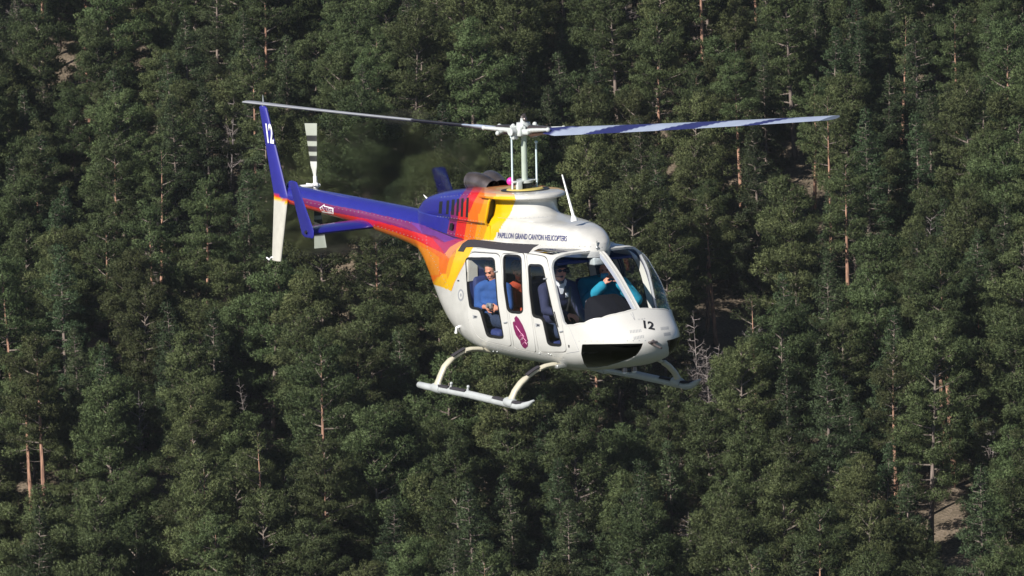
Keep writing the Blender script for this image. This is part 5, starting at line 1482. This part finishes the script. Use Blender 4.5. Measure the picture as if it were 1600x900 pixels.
tc = n.nodes.new('ShaderNodeTexCoord'); tn = n.nodes.new('ShaderNodeTexNoise'); tn.inputs['Scale'].default_value = .8; tn.inputs['Detail'].default_value = 3
ad = n.nodes.new('ShaderNodeMath'); ad.operation = 'MULTIPLY_ADD'; ad.inputs[1].default_value = .9; ad.inputs[2].default_value = -.42
a2 = n.nodes.new('ShaderNodeMath'); a2.operation = 'ADD'
n.links.new(tc.outputs['Object'], tn.inputs['Vector']); n.links.new(tn.outputs[0], ad.inputs[0]); n.links.new(ad.outputs[0], a2.inputs[0]); n.links.new(lw.outputs['Facing'], a2.inputs[1])
sx = n.nodes.new('ShaderNodeSeparateXYZ'); n.links.new(tc.outputs['Object'], sx.inputs[0])
fe = n.nodes.new('ShaderNodeMapRange'); fe.inputs[1].default_value = -7.5; fe.inputs[2].default_value = -13.0; fe.inputs[3].default_value = 0; fe.inputs[4].default_value = .9
a3 = n.nodes.new('ShaderNodeMath'); a3.operation = 'ADD'; n.links.new(sx.outputs[0], fe.inputs[0]); n.links.new(fe.outputs[0], a3.inputs[0]); n.links.new(a2.outputs[0], a3.inputs[1])
n.links.new(a3.outputs[0], mr.inputs[0]); n.links.new(mr.outputs[0], ms.inputs[0]); n.links.new(rf.outputs[0], ms.inputs[1]); n.links.new(tp.outputs[0], ms.inputs[2])
n.links.new(ms.outputs[0], o_.inputs['Surface'])
t = MB(); S = []
for x, y, z, r in ((-1.25, .05, 2.52, .10), (-1.6, .15, 2.58, .22), (-2.2, .40, 2.62, .33), (-3.0, .75, 2.62, .44), (-4.2, 1.10, 2.52, .56), (-5.6, 1.35, 2.30, .72), (-7.2, 1.5, 1.98, .90), (-9.0, 1.6, 1.62, 1.1), (-11., 1.6, 1.35, 1.1), (-12.6, 1.6, 1.15, .8), (-13.4, 1.6, 1.1, .25)):
    S.append([(x+.25*math.sin(3*a+x), y+r*math.cos(a)*(1+.10*math.sin(2*a+x*2)), z+r*math.sin(a)*(1+.14*math.sin(3*a+x*1.7))) for a in np.linspace(0, 2*PI, 28, endpoint=False)])
t.loft(S)
pl = t.get('exhaust_plume', pm, None, angle=180); sb = pl.modifiers.new('round', 'SUBSURF'); sb.levels = 1; sb.render_levels = 1
pl.matrix_world = HM
tag(pl, 'blurred hot exhaust air streaming back from the engine past the tail rotor', kind='stuff')

# ------------------------------------------------------------------ air between the camera and the hillside
hz = bpy.data.materials.new('air_haze'); hz.use_nodes = True; n = hz.node_tree; n.nodes.clear()
o_ = n.nodes.new('ShaderNodeOutputMaterial'); pv = n.nodes.new('ShaderNodeVolumePrincipled')
pv.inputs['Color'].default_value = (.80, .86, .95, 1); pv.inputs['Density'].default_value = .000045; pv.inputs['Anisotropy'].default_value = .2
n.links.new(pv.outputs[0], o_.inputs['Volume'])
t = MB().box((-950, -350, -175), (950, 1650, 420)); hzo = t.get('haze', hz, smooth=False); tag(hzo, 'thin pale air haze over the hillside', kind='stuff')
